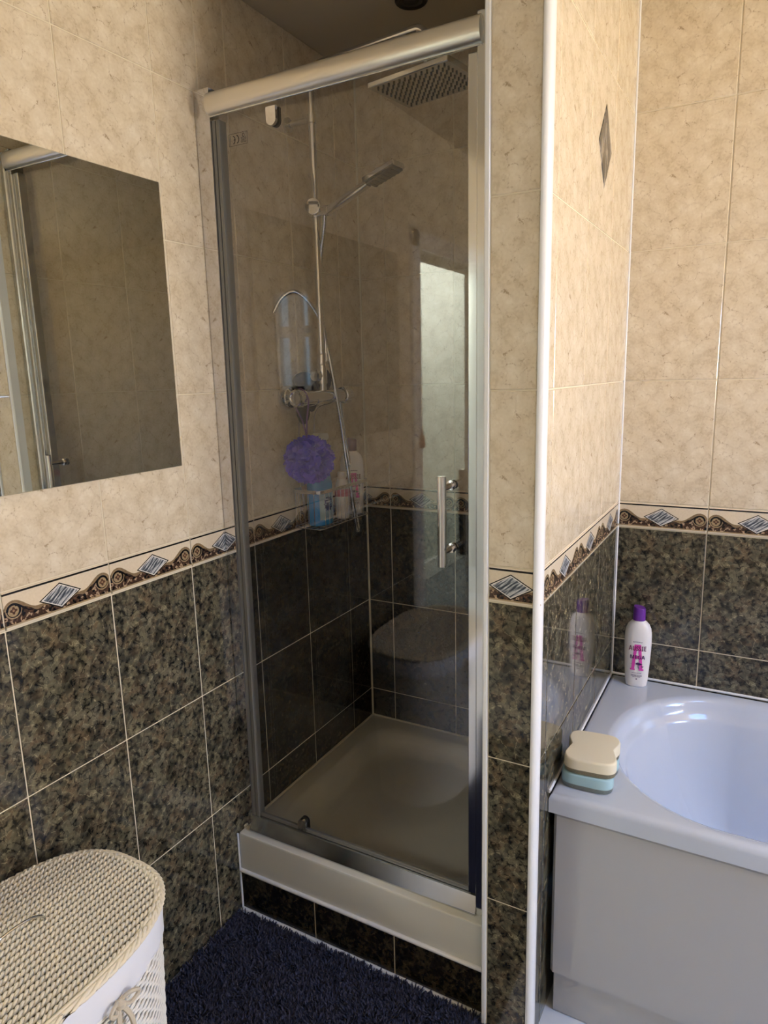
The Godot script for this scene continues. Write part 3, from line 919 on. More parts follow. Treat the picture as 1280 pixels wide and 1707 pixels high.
func basket() -> void:
	var cx := 0.205
	var cz := 0.765
	var hx := 0.181
	var hz := 0.278
	var n := 96
	var t := thing("laundry_basket", Vector3(cx, 0, cz), "woven rope laundry basket with natural lid and white cloth rim by the left wall", "laundry basket")
	var P := 2.7
	# body of white twined rope
	var g := Geo.new()
	g.loft([oval(cx, cz, hx * 0.86, hz * 0.86, 0.01, n, P), oval(cx, cz, hx * 0.955, hz * 0.955, 0.55, n, P)], true, false)
	var body := put("body", g, mat(rgb(188, 184, 172), 0.9), t, 40.0)
	g = Geo.new()
	var rows := 46
	for r in rows:
		var y := 0.018 + r * 0.0112
		var k := lerpf(0.86, 0.955, y / 0.55)
		var base := oval(cx, cz, hx * k, hz * k, y, 128, P)
		for s in 2:
			var path := PackedVector3Array()
			for j in 128:
				var c: Vector3 = base[j]
				var outw := Vector3(c.x - cx, 0, (c.z - cz) * 0.6).normalized()
				var ph := TAU * j / 5.0 + PI * s + r * 1.3
				path.append(c + outw * (0.0032 + 0.0028 * cos(ph)) + Vector3(0, 0.0030 * sin(ph), 0))
			g.tube(path, 0.0030, 4, false, true)
	put("rope_weave", g, mat(rgb(236, 234, 226), 0.85), body)
	# cloth band
	g = Geo.new()
	var rings := []
	for q in [[0.962, 0.520], [0.985, 0.522], [0.990, 0.530], [0.992, 0.555], [0.994, 0.578], [0.975, 0.592]]:
		var ring := oval(cx, cz, hx * q[0], hz * q[0], q[1], n, P)
		for j in n:
			ring[j] += Vector3(0, 0.0022 * sin(j * 0.9) * (0.60 - q[1]) / 0.08, 0) + Vector3(ring[j].x - cx, 0, ring[j].z - cz).normalized() * 0.0016 * sin(j * 1.7 + q[1] * 90.0)
		rings.append(ring)
	g.loft(rings)
	var cloth := put("cloth_band", g, mat(rgb(232, 234, 240), 0.95), t, 60.0)
	cloth.set_meta("label", "white cotton liner turned over the rim")
	# bow on the front of the band
	g = Geo.new()
	var bp := Vector3(cx + hx * 0.985, 0.530, 0.685)
	for e in [[0.013, 0.018, 0.02], [-0.016, 0.014, -0.012]]:
		g.tube(curve([bp, bp + Vector3(0.012, 0.012, e[0]), bp + Vector3(0.015, e[1] * 0.2, e[0] * 2.0), bp + Vector3(0.010, -0.010, e[0]), bp], 6), 0.0036, 6)
	g.tube(curve([bp, bp + Vector3(0.014, -0.03, 0.012), bp + Vector3(0.010, -0.09, 0.022)], 6), 0.0045, 6)
	g.tube(curve([bp, bp + Vector3(0.014, -0.03, -0.012), bp + Vector3(0.012, -0.08, -0.018)], 6), 0.0045, 6)
	g.lathe([Vector2(0.0, -0.009), Vector2(0.008, -0.006), Vector2(0.009, 0.003), Vector2(0.0, 0.009)], 10, bp + Vector3(0.006, 0, 0))
	put("bow", g, mat(rgb(206, 196, 176), 0.9), t, 50.0)
	# lid
	g = Geo.new()
	g.loft([oval(cx, cz, hx * 0.985, hz * 0.985, 0.584, n, P), oval(cx, cz, hx * 0.985, hz * 0.985, 0.594, n, P)], true, true)
	var lid := put("lid", g, mat(rgb(116, 98, 72), 0.95), t, 40.0)
	g = Geo.new()
	var x := -hx + 0.008
	var row := 0
	while x < hx - 0.006:
		var half := hz * pow(maxf(1.0 - pow(absf(x) / hx, P), 0.0), 1.0 / P) - 0.005
		if half > 0.03:
			var m := int(half * 2 / 0.0032)
			for s in 2:
				var path := PackedVector3Array()
				for j in m + 1:
					var z := -half + 2 * half * j / m
					var ph := TAU * z / 0.0185 + PI * s + (row % 2) * 0.9
					var sag := 0.0
					path.append(Vector3(cx + x + 0.0027 * sin(ph), 0.5985 + 0.0030 * cos(ph) + sag, cz + z))
				g.tube(path, 0.0031, 5, true)
		x += 0.0134
		row += 1
	put("lid_weave", g, M.wicker if M.has("wicker") else mat(Color.WHITE, 0.9, 0.0, speckle_texture(rgb(212, 200, 174), rgb(246, 240, 224), 0.02, 61)), lid)
	g = Geo.new()
	for s in 2:
		var base := oval(cx, cz, hx, hz, 0.595, 200, P)
		var path := PackedVector3Array()
		for j in 200:
			var c: Vector3 = base[j]
			var outw := Vector3(c.x - cx, 0, (c.z - cz) * 0.6).normalized()
			var ph := TAU * j / 4.0 + PI * s
			path.append(c + outw * 0.0032 * cos(ph) + Vector3(0, 0.0036 * sin(ph), 0))
		g.tube(path, 0.0040, 5, false, true)
	for k in [[0.955, 0.5985], [0.985, 0.597]]:
		g.tube(oval(cx, cz, hx * k[0], hz * (k[0] + 0.01), k[1], 96, P), 0.0042, 6, false, true)
	put("lid_edge", g, mat(rgb(234, 224, 200), 0.9), lid)
	g = Geo.new()
	var hnd := PackedVector3Array()
	for i in 25:
		var a := PI * i / 24
		hnd.append(Vector3(cx - 0.012, 0.600 + 0.030 * pow(sin(a), 0.8), 0.737 - 0.062 * cos(a)))
	g.tube(hnd, 0.0024, 8)
	var hd := put("lid_handle", g, M.chrome, lid)
	hd.set_meta("label", "thin metal wire handle")


func mat_rug() -> void:
	var t := thing("bath_mat", Vector3(0.39, 0, 0.6), "dark navy shaggy bath mat on the floor before the shower step", "bath mat")
	var x0 := 0.012
	var x1 := 0.800
	var z0 := -0.012
	var z1 := 1.30
	put("backing", slab(Vector3(x0, 0.0005, z0), Vector3(x1, 0.010, z1), 0.003), mat(rgb(24, 24, 32), 1.0), t)
	var g := Geo.new()
	for k in 3:
		var a := TAU * k / 3.0
		var d := Vector3(cos(a), 0, sin(a))
		var s := Vector3(-d.z, 0, d.x)
		var b0 := d * 0.0012
		var mid := d * 0.0030 + Vector3(0, 0.008, 0)
		var tip := d * 0.0062 + Vector3(0, 0.0130, 0)
		var w := 0.0018
		g.quad(b0 - s * w, b0 + s * w, mid + s * w, mid - s * w)
		g.quad(mid - s * w, mid + s * w, tip + s * w * 0.5, tip - s * w * 0.5)
	var mm := MultiMesh.new()
	mm.transform_format = MultiMesh.TRANSFORM_3D
	mm.use_colors = true
	mm.mesh = g.mesh()
	var rng := RandomNumberGenerator.new()
	rng.seed = 41
	var sn := noise(FastNoiseLite.TYPE_SIMPLEX_SMOOTH, 14.0, 3, 3)
	var step := 0.0050
	var nx := int((x1 - x0) / step)
	var nz := int((z1 - z0) / step)
	mm.instance_count = nx * nz
	var i := 0
	for a in nx:
		for b in nz:
			var px := x0 + (a + rng.randf()) * step
			var pz := z0 + (b + rng.randf()) * step
			var lean := Vector3(sn.get_noise_2d(px, pz), 0, sn.get_noise_2d(px + 9.0, pz - 5.0))
			var ba := Basis(Vector3.UP, rng.randf() * TAU)
			var ax := Vector3(lean.z, 0, -lean.x)
			if ax.length() > 0.01: ba = Basis(ax.normalized(), clampf(ax.length() * 1.6, 0, 0.9)) * ba
			ba = ba.scaled(Vector3.ONE * rng.randf_range(0.75, 1.2))
			mm.set_instance_transform(i, Transform3D(ba, Vector3(px, 0.008, pz) - t.position))
			var v := rng.randf_range(0.65, 1.45)
			mm.set_instance_color(i, Color(v, v, v * 1.02))
			i += 1
	var mi := MultiMeshInstance3D.new()
	mi.name = "pile"
	mi.multimesh = mm
	var m := mat(rgb(56, 57, 76), 1.0)
	m.vertex_color_use_as_albedo = true
	m.rim_enabled = true
	m.rim = 0.3
	mi.material_override = m
	mi.set_meta("kind", "stuff")
	t.add_child(mi, true)


func shower_fittings() -> void:
	var rx := 0.085
	var rz := -0.442
	var t := thing("shower_mixer", Vector3(rx, 1.487, rz), "chrome thermostatic bar valve with riser pipe and square overhead shower", "shower mixer")
	# bar valve
	var g := Geo.new()
	g.lathe([Vector2(0.018, 0), Vector2(0.020, 0.002), Vector2(0.020, 0.198), Vector2(0.018, 0.2)], 24, Vector3(rx, 1.487, -0.342), Vector3(0, 0, -1))
	put("valve_body", g, M.chrome, t, 40.0)
	for e in [[-0.340, 1.0], [-0.544, -1.0]]:
		g = Geo.new()
		g.lathe([Vector2(0.020, 0), Vector2(0.0245, 0.003), Vector2(0.0245, 0.036), Vector2(0.022, 0.040), Vector2(0.018, 0.0405), Vector2(0.016, 0.038), Vector2(0.0, 0.038)], 28, Vector3(rx, 1.487, e[0]), Vector3(0, 0, e[1]))
		for k in 14:
			var a := TAU * k / 14
			g.box(Vector3(rx + 0.0245 * cos(a) - 0.0015, 1.487 + 0.0245 * sin(a) - 0.0015, e[0] + e[1] * 0.02 - 0.012), Vector3(rx + 0.0245 * cos(a) + 0.0015, 1.487 + 0.0245 * sin(a) + 0.0015, e[0] + e[1] * 0.02 + 0.012), 0.0005)
		put("control_knob", g, M.chrome, t, 40.0)
	for z: float in [-0.367, -0.517]:
		g = Geo.new()
		g.lathe([Vector2(0.036, 0), Vector2(0.036, 0.010), Vector2(0.030, 0.022), Vector2(0.019, 0.026), Vector2(0.016, 0.030), Vector2(0.016, 0.07)], 28, Vector3(0.0012, 1.487, z), Vector3(1, 0, 0))
		put("wall_flange", g, M.chrome, t, 40.0)
	# diverter
	g = Geo.new()
	g.lathe([Vector2(0.012, 0), Vector2(0.012, 0.018), Vector2(0.015, 0.022), Vector2(0.015, 0.072), Vector2(0.0125, 0.076), Vector2(0.0135, 0.080), Vector2(0.0135, 0.104), Vector2(0.011, 0.108)], 22, Vector3(rx, 1.505, rz))
	g.lathe([Vector2(0.009, 0.010), Vector2(0.009, 0.028), Vector2(0.015, 0.030), Vector2(0.015, 0.046), Vector2(0.0, 0.048)], 18, Vector3(rx, 1.548, rz), Vector3(0.1, 0, 1))
	put("diverter", g, M.chrome, t, 40.0)
	# riser and top arm
	var hz := -0.4125
	var path := PackedVector3Array([Vector3(rx, 1.60, rz), Vector3(rx, 2.345, rz)])
	for i in range(1, 9):
		var a := PI / 2 * i / 8
		path.append(Vector3(rx + 0.04 * (1 - cos(a)), 2.345 + 0.04 * sin(a), rz))
	path.append(Vector3(0.425, 2.385, hz))
	for i in range(1, 9):
		var a := PI / 2 * i / 8
		path.append(Vector3(0.425 + 0.03 * sin(a), 2.385 - 0.03 * (1 - cos(a)), hz))
	path.append(Vector3(0.455, 2.285, hz))
	g = Geo.new()
	g.tube(path, 0.0102, 16)
	put("riser_pipe", g, M.chrome, t)
	g = Geo.new()
	g.lathe([Vector2(0.013, 0), Vector2(0.013, 0.022), Vector2(0.0, 0.022)], 18, Vector3(rx, 2.24, rz))
	g.lathe([Vector2(0.008, 0), Vector2(0.008, 0.075), Vector2(0.020, 0.078), Vector2(0.020, 0.0835)], 18, Vector3(rx, 2.25, rz), Vector3(-1, 0, 0))
	put("riser_bracket", g, M.chrome, t, 40.0)
	# overhead plate, turned a little
	g = Geo.new()
	g.box(Vector3(-0.120, 0.0, -0.088), Vector3(0.120, 0.014, 0.088), 0.002)
	g.lathe([Vector2(0.020, 0), Vector2(0.018, 0.010), Vector2(0.013, 0.014), Vector2(0.013, 0.028)], 20, Vector3(0, 0.012, 0))
	var head := put("overhead_plate", g, M.polished, t, 40.0)
	head.transform = Transform3D(Basis(Vector3.UP, deg_to_rad(-9.5)), Vector3(0.455, 2.250, hz) - t.position)
	g = Geo.new()
	for a in 13:
		for b in 9:
			g.lathe([Vector2(0.0029, -0.003), Vector2(0.0029, 0.001)], 6, Vector3((a - 6) * 0.0165, -0.0012, (b - 4) * 0.0175))
	tag(put("nozzles", g, M.black, head), "", "", "", "stuff")
	# slider with its knob
	g = Geo.new()
	g.lathe([Vector2(0.016, -0.022), Vector2(0.017, -0.02), Vector2(0.017, 0.02), Vector2(0.016, 0.022)], 20, Vector3(rx, 2.015, rz))
	g.lathe([Vector2(0.010, 0.0), Vector2(0.010, 0.020), Vector2(0.022, 0.022), Vector2(0.0225, 0.032), Vector2(0.020, 0.034), Vector2(0.0, 0.034)], 28, Vector3(rx, 2.015, rz), Vector3(0.35, 0.05, 1))
	g.lathe([Vector2(0.010, 0.010), Vector2(0.010, 0.034), Vector2(0.015, 0.038), Vector2(0.015, 0.060), Vector2(0.012, 0.062)], 18, Vector3(rx, 2.003, rz + 0.004), Vector3(1, 0.0, 0.2))
	put("slider", g, M.chrome, t, 40.0)
	# arched pipe from the diverter back to the wall
	g = Geo.new()
	g.tube(curve([Vector3(0.088, 1.590, -0.462), Vector3(0.088, 1.645, -0.463), Vector3(0.084, 1.705, -0.446), Vector3(0.072, 1.760, -0.405), Vector3(0.050, 1.786, -0.370), Vector3(0.022, 1.768, -0.345), Vector3(0.002, 1.728, -0.330)], 8), 0.0058, 10)
	g.tube(PackedVector3Array([Vector3(0.0875, 1.615, -0.4625), Vector3(0.0875, 1.640, -0.463)]), 0.0078, 12)
	put("arched_pipe", g, M.chrome, t)

	# hand shower on the slider
	var a0 := Vector3(0.138, 2.000, -0.425)
	var a1 := Vector3(0.274, 2.052, -0.418)
	var a2 := Vector3(0.372, 2.083, -0.412)
	var h := thing("hand_shower", a0, "slim chrome hand shower with square head, resting in the slider", "hand shower")
	var d := (a1 - a0).normalized()
	var w := Vector3(0, 0, 1)
	w = (w - d * w.dot(d)).normalized()
	var u := d.cross(w)
	g = Geo.new()
	var hr := []
	for s in [[-0.01, 0.009, 0.009], [0.0, 0.012, 0.011], [0.05, 0.013, 0.011], [0.12, 0.012, 0.010], [0.146, 0.014, 0.009]]:
		var c: Vector3 = a0 + d * s[0]
		var ring := PackedVector3Array()
		for k in 12:
			var an := TAU * k / 12
			ring.append(c + w * s[1] * signf(cos(an)) * pow(absf(cos(an)), 0.6) + u * s[2] * signf(sin(an)) * pow(absf(sin(an)), 0.6))
		hr.append(ring)
	g.loft(hr, true, true)
	put("handle", flip(g) if g.N[0].dot(g.P[0] - a0) < 0 else g, M.chrome, h, 50.0)
	var hd := (a2 - a1).normalized()
	var hu := hd.cross(w).normalized()
	if hu.y < 0: hu = -hu
	var hg := Geo.new()
	hg.box(Vector3(0.0, -0.006, -0.030), Vector3(0.104, 0.010, 0.030), 0.003)
	var head2 := put("head", hg, M.chrome, h)
	head2.transform = Transform3D(Basis(hd, hu, hd.cross(hu)), a1 - a0)
	var np := Geo.new()
	np.box(Vector3(0.006, -0.0095, -0.025), Vector3(0.098, -0.0055, 0.025), 0.001)
	for k in 6: np.box(Vector3(0.010 + k * 0.0145, -0.0125, -0.022), Vector3(0.018 + k * 0.0145, -0.009, 0.022), 0.0015)
	put("nozzle_pad", np, mat(rgb(64, 62, 58), 0.6), head2)

	# ribbed hose
	var hp := curve([a0 - d * 0.012, Vector3(0.112, 1.955, -0.440), Vector3(0.082, 1.88, -0.462), Vector3(0.070, 1.76, -0.470), Vector3(0.084, 1.665, -0.466), Vector3(0.100, 1.58, -0.468), Vector3(0.108, 1.45, -0.490), Vector3(0.106, 1.25, -0.535), Vector3(0.102, 1.09, -0.575), Vector3(0.098, 1.045, -0.594), Vector3(0.090, 1.060, -0.612), Vector3(0.084, 1.16, -0.606), Vector3(0.082, 1.36, -0.560), Vector3(0.084, 1.468, -0.535)], 22)
	g = Geo.new()
	g.tube(hp, 0.0058, 10)
	var dist := 0.0
	for i in hp.size() - 1:         # ribs
		dist += hp[i].distance_to(hp[i + 1])
		if dist > 0.006:
			dist = 0.0
			var dir := (hp[i + 1] - hp[i]).normalized()
			g.tube(PackedVector3Array([hp[i] - dir * 0.0016, hp[i], hp[i] + dir * 0.0016]), 0.0067, 8, true)
	tag(put("shower_hose", g, M.polished), "ribbed chrome shower hose hanging from hand shower past the valve in a loop", "hose")


func bottle_ring(c: Vector3, turn: float, rx: float, rz: float, y: float, n := 36) -> PackedVector3Array:
	var out := PackedVector3Array()
	for p in oval(0, 0, rx, rz, y, n, 2.3): out.append(c + p.rotated(Vector3.UP, turn))
	return out

# print bent round a bottle front: flat polygon or text in metres, centred on the label
func wrap_print(g: Geo, tris: PackedVector3Array, rx: float, rz: float, lift: float) -> void:
	for i in range(0, tris.size(), 3):
		var q := []
		for k in 3:
			var p := tris[i + k]
			var z := rz * pow(maxf(1.0 - pow(minf(absf(p.x) / rx, 0.98), 2.3), 0.0), 1.0 / 2.3)
			q.append(Vector3(p.x, p.y, z + lift))
		var n: Vector3 = (q[1] - q[0]).cross(q[2] - q[0])
		if n.z < 0: g.tri(q[0], q[2], q[1])
		else: g.tri(q[0], q[1], q[2])

func poly_tris(poly: PackedVector2Array) -> PackedVector3Array:
	var out := PackedVector3Array()
	var idx := Geometry2D.triangulate_polygon(poly)
	for i in idx: out.append(Vector3(poly[i].x, poly[i].y, 0))
	return out

func text_tris(s: String, size: float, at: Vector2, wide := 1.0, bold := true) -> PackedVector3Array:
	var tm := TextMesh.new()
	var f := SystemFont.new()
	f.font_names = PackedStringArray(["Droid Sans"])
	if bold: f.font_weight = 700
	tm.font = f
	tm.text = s
	tm.font_size = 32
	tm.pixel_size = size / 32.0
	tm.depth = 0.0
	tm.curve_step = 1.0
	var out := PackedVector3Array()
	if tm.get_surface_count() == 0: return out
	var arr := tm.surface_get_arrays(0)
	var v: PackedVector3Array = arr[Mesh.ARRAY_VERTEX]
	var idx = arr[Mesh.ARRAY_INDEX]
	if idx == null or idx.size() == 0: idx = range(v.size())
	for i in idx: out.append(Vector3(v[i].x * wide + at.x, v[i].y + at.y, 0))
	return out

func make_shampoo(at: Vector3, turn: float, label: String, cap_color: Color) -> Node3D:
	var t := thing("shampoo_bottle", at, label, "bottle")
	t.rotation.y = turn
	var g := Geo.new()
	var rings := []
	for s in [[0.0, 0.026, 0.017], [0.003, 0.0300, 0.0200], [0.02, 0.0325, 0.0215], [0.06, 0.0350, 0.0230], [0.10, 0.0372, 0.0240], [0.14, 0.0385, 0.0245], [0.165, 0.0380, 0.0245], [0.182, 0.0355, 0.0240], [0.195, 0.0300, 0.0220], [0.203, 0.0225, 0.0190], [0.207, 0.0170, 0.0165], [0.210, 0.0160, 0.0160]]:
		rings.append(bottle_ring(Vector3.ZERO, 0, s[1], s[2], s[0]))
	g.loft(rings, true, true)
	var b := MeshInstance3D.new()
	b.name = "bottle"; b.mesh = g.mesh(50.0); b.material_override = mat(rgb(238, 234, 232), 0.3)
	t.add_child(b, true)
	g = Geo.new()
	rings = []
	for s in [[0.2085, 0.0165, 0.0165], [0.2095, 0.0178, 0.0178], [0.246, 0.0172, 0.0172], [0.2485, 0.0158, 0.0158]]: rings.append(bottle_ring(Vector3.ZERO, 0, s[1], s[2], s[0], 30))
	for j in 30:
		rings[2][j].y += -0.18 * rings[2][j].x
		rings[3][j].y += -0.18 * rings[3][j].x
	g.loft(rings, true, true)
	var c := MeshInstance3D.new()
	c.name = "cap"; c.mesh = g.mesh(40.0); c.material_override = mat(cap_color, 0.35)
	t.add_child(c, true)
	var add := func(called: String, gg: Geo, col: Color) -> void:
		var o := MeshInstance3D.new()
		o.name = called; o.mesh = gg.mesh(); o.material_override = mat(col, 0.5)
		b.add_child(o, true)
	# big pink letter
	g = Geo.new()
	var strips := 10
	for s: float in [-1.0, 1.0]:
		for i in strips:
			var y0 := 0.056 + 0.082 * i / strips
			var y1 := 0.056 + 0.082 * (i + 1) / strips
			var x0 := lerpf(0.0125, 0.0055, (y0 - 0.056) / 0.082)
			var x1 := lerpf(0.0125, 0.0055, (y1 - 0.056) / 0.082)
			wrap_print(g, poly_tris(PackedVector2Array([Vector2(s * (x0 + 0.0038), y0), Vector2(s * (x1 + 0.0038), y1), Vector2(s * (x1 - 0.0050), y1), Vector2(s * (x0 - 0.0048), y0)])), 0.0375, 0.0242, 0.0004)
	for q in [[0.127, 0.138, 0.006], [0.093, 0.103, 0.008]]:
		wrap_print(g, poly_tris(PackedVector2Array([Vector2(-q[2], q[0]), Vector2(0, q[0]), Vector2(0, q[1]), Vector2(-q[2], q[1])])), 0.0375, 0.0242, 0.0004)
		wrap_print(g, poly_tris(PackedVector2Array([Vector2(0, q[0]), Vector2(q[2], q[0]), Vector2(q[2], q[1]), Vector2(0, q[1])])), 0.0375, 0.0242, 0.0004)
	for s: float in [-1.0, 1.0]: wrap_print(g, poly_tris(PackedVector2Array([Vector2(s * 0.0055, 0.056), Vector2(s * 0.0190, 0.056), Vector2(s * 0.0190, 0.061), Vector2(s * 0.0055, 0.061)])), 0.0375, 0.0242, 0.0004)
	add.call("letter_print", g, rgb(222, 74, 178))
	g = Geo.new()
	wrap_print(g, text_tris("AUSSIE", 0.0205, Vector2(0, 0.1255), 0.72), 0.0375, 0.0242, 0.0008)
	add.call("name_print", g, rgb(112, 30, 66))
	g = Geo.new()
	wrap_print(g, text_tris("MEGA", 0.0165, Vector2(0, 0.098), 0.92), 0.0375, 0.0242, 0.0009)
	add.call("word_print", g, rgb(70, 24, 84))
	g = Geo.new()
	# long-legged bird
	var bird := PackedVector2Array([Vector2(-0.004, 0.079), Vector2(0.002, 0.082), Vector2(0.008, 0.080), Vector2(0.016, 0.076), Vector2(0.011, 0.0745), Vector2(0.006, 0.073), Vector2(0.0035, 0.074), Vector2(0.004, 0.068), Vector2(0.007, 0.0625), Vector2(0.005, 0.0620), Vector2(0.0022, 0.068), Vector2(0.0020, 0.0745), Vector2(-0.003, 0.075)])
	wrap_print(g, poly_tris(bird), 0.0375, 0.0242, 0.0008)
	wrap_print(g, poly_tris(PackedVector2Array([Vector2(0.0125, 0.071), Vector2(0.0195, 0.0695), Vector2(0.0140, 0.0655)])), 0.0375, 0.0242, 0.0008)
	wrap_print(g, poly_tris(PackedVector2Array([Vector2(-0.020, 0.0765), Vector2(-0.014, 0.0755), Vector2(-0.0145, 0.0745)])), 0.0375, 0.0242, 0.0008)
	add.call("bird_print", g, rgb(70, 24, 84))
	g = Geo.new()
	for q in [[0.047, 0.014], [0.0405, 0.0155], [0.0375, 0.016], [0.0345, 0.011]]:
		for k in 4: wrap_print(g, poly_tris(PackedVector2Array([Vector2(-q[1] + k * q[1] / 2, q[0]), Vector2(-q[1] + (k + 0.92) * q[1] / 2, q[0]), Vector2(-q[1] + (k + 0.92) * q[1] / 2, q[0] + 0.0012), Vector2(-q[1] + k * q[1] / 2, q[0] + 0.0012)])), 0.0370, 0.0240, 0.0006)
	for k in 5: wrap_print(g, poly_tris(PackedVector2Array([Vector2(-0.0135 + k * 0.0055, 0.1445 + 0.001 * sin(k * 0.8)), Vector2(-0.0095 + k * 0.0055, 0.1445 + 0.001 * sin(k * 0.8)), Vector2(-0.0095 + k * 0.0055, 0.1463 + 0.001 * sin(k * 0.8)), Vector2(-0.0135 + k * 0.0055, 0.1463 + 0.001 * sin(k * 0.8))])), 0.0375, 0.0242, 0.0006)
	wrap_print(g, poly_tris(PackedVector2Array([Vector2(-0.002, 0.026), Vector2(0.002, 0.026), Vector2(0.002, 0.0295), Vector2(-0.002, 0.0295)])), 0.034, 0.0222, 0.0006)
	add.call("small_print", g, rgb(70, 24, 84))
	b.get_child(b.get_child_count() - 1).set_meta("kind", "stuff")
	return t


func caddy_and_bottles() -> void:
	var x0 := 0.014
	var x1 := 0.122
	var z0 := -0.640
	var z1 := -0.352
	var yb := 1.096
	var yt := 1.212
	var t := thing("wire_caddy", Vector3(0.065, yb, -0.49), "chrome wire shower caddy hung on the wall below the valve", "caddy")
	var g := Geo.new()
	var loop := PackedVector3Array()
	for p in rrect((x0 + x1) / 2, (z0 + z1) / 2, (x1 - x0) / 2, (z1 - z0) / 2, 0.02, yt, 6): loop.append(p)
	for dy: float in [0.0, 0.0035, 0.007]: # flat band rim
		var l2 := PackedVector3Array()
		for p in loop: l2.append(p + Vector3(0, -dy, 0))
		g.tube(l2, 0.0021, 6, false, true)
	put("rim", g, M.chrome, t)
	g = Geo.new()
	var low := PackedVector3Array()
	for p in loop: low.append(Vector3(p.x, yb, p.z))
	g.tube(low, 0.0018, 6, false, true)
	put("base_ring", g, M.chrome, t)
	for k in 12:
		var z := lerpf(z0 + 0.022, z1 - 0.022, k / 11.0)
		g = Geo.new()
		g.tube(PackedVector3Array([Vector3(x0, yt - 0.004, z), Vector3(x0, yb, z), Vector3(x1, yb, z), Vector3(x1, yt - 0.004, z)]), 0.0011, 5)
		put("wire", g, M.chrome, t)
	for x: float in [0.038, 0.058, 0.078, 0.098]:
		g = Geo.new()
		g.tube(PackedVector3Array([Vector3(x, yt - 0.004, z1), Vector3(x, yb, z1), Vector3(x, yb, z0), Vector3(x, yt - 0.004, z0)]), 0.0011, 5)
		put("wire", g, M.chrome, t)
	for z: float in [-0.40, -0.48]:
		g = Geo.new()
		g.tube(curve([Vector3(x0, yt - 0.002, z), Vector3(x0 + 0.004, 1.33, z), Vector3(0.030, 1.44, z), Vector3(0.085, 1.4655, z), Vector3(0.112, 1.475, z)], 6), 0.0015, 6)
		put("hanger", g, M.chrome, t)

	# blue spray bottle
	var c := Vector3(0.070, yb + 0.0015, -0.425)
	var s := thing("spray_bottle", c, "blue trigger spray bottle with white head in the wire caddy", "bottle")
	g = Geo.new()
	var rings := []
	for q in [[0.0, 0.040, 0.026], [0.004, 0.044, 0.029], [0.05, 0.045, 0.030], [0.10, 0.045, 0.030], [0.13, 0.044, 0.029], [0.155, 0.038, 0.026], [0.178, 0.025, 0.020], [0.195, 0.0145, 0.0145], [0.215, 0.0135, 0.0135]]:
		rings.append(bottle_ring(c, PI / 2 - 0.15, q[1], q[2], c.y * 0.0 + q[0]))
	g.loft(rings, true, true)
	var blue := mat(rgb(40, 150, 226), 0.25)
	blue.subsurf_scatter_enabled = true
	blue.subsurf_scatter_strength = 0.1
	var body := put("bottle", g, blue, s, 50.0)
	g = Geo.new()
	var lab := Basis(Vector3.UP, PI / 2 - 0.15)
	var flat := Geo.new()
	for i in 8:
		wrap_print(flat, poly_tris(PackedVector2Array([Vector2(-0.030 + i * 0.0075, 0.018), Vector2(-0.030 + (i + 1) * 0.0075, 0.018), Vector2(-0.030 + (i + 1) * 0.0075, 0.105), Vector2(-0.030 + i * 0.0075, 0.105)])), 0.0452, 0.0302, 0.0004)
	var place := func(called: String, fg: Geo, m: Material) -> void:
		var o := put(called, fg, m, body)
		o.transform = Transform3D(lab, c)
	place.call("label", flat, mat(rgb(168, 200, 214), 0.4))
	var star := PackedVector2Array()
	for i in 24:
		var r := 0.021 if i % 2 == 0 else 0.0155
		star.append(Vector2(0.004 + r * cos(TAU * i / 24), 0.066 + r * 1.25 * sin(TAU * i / 24)))
	flat = Geo.new()
	for i in 24: wrap_print(flat, PackedVector3Array([Vector3(0.004, 0.066, 0), Vector3(star[i].x, star[i].y, 0), Vector3(star[(i + 1) % 24].x, star[(i + 1) % 24].y, 0)]), 0.0452, 0.0302, 0.0008)
	place.call("splash_print", flat, mat(rgb(30, 34, 104), 0.4))
	flat = Geo.new()
	for q in [[-0.010, 0.078, 0.012], [-0.008, 0.070, 0.018]]:
		wrap_print(flat, poly_tris(PackedVector2Array([Vector2(q[0], q[1]), Vector2(q[0] + q[2], q[1]), Vector2(q[0] + q[2], q[1] + 0.005), Vector2(q[0], q[1] + 0.005)])), 0.0452, 0.0302, 0.0013)
	place.call("lettering", flat, mat(rgb(220, 226, 240), 0.4))
	g = Geo.new()
	var hc := c + Vector3(0, 0.212, 0)
	g.lathe([Vector2(0.0165, 0), Vector2(0.0165, 0.020), Vector2(0.012, 0.024)], 20, hc)
	g.prism(PackedVector2Array([Vector2(-0.022, 0.022), Vector2(0.014, 0.022), Vector2(0.018, 0.040), Vector2(0.043, 0.048), Vector2(0.046, 0.058), Vector2(0.040, 0.066), Vector2(-0.004, 0.069), Vector2(-0.020, 0.060), Vector2(-0.030, 0.040)]), hc + Vector3(-0.011, 0, 0), Vector3(0, 0, -1), Vector3.UP, Vector3(0.022, 0, 0))
	g.prism(PackedVector2Array([Vector2(0.020, 0.044), Vector2(0.030, 0.046), Vector2(0.033, 0.030), Vector2(0.037, 0.012), Vector2(0.031, 0.008), Vector2(0.026, 0.024)]), hc + Vector3(-0.006, 0, 0), Vector3(0, 0, -1), Vector3.UP, Vector3(0.012, 0, 0))
	put("trigger_head", g, mat(rgb(232, 230, 224), 0.35), s, 30.0)

	# second shampoo bottle, at the far end of the caddy
	make_shampoo(Vector3(0.078, yb + 0.0015, -0.604), 0.75, "white shampoo bottle with plum cap in the wire caddy, beside the hose", rgb(96, 50, 66))

	# small white and pink bottle between them
	var pc := Vector3(0.086, yb + 0.0015, -0.527)
	var pb := thing("lotion_bottle", pc, "small white bottle with pink band between the two taller bottles in the caddy", "bottle")
	g = Geo.new()
	rings = []
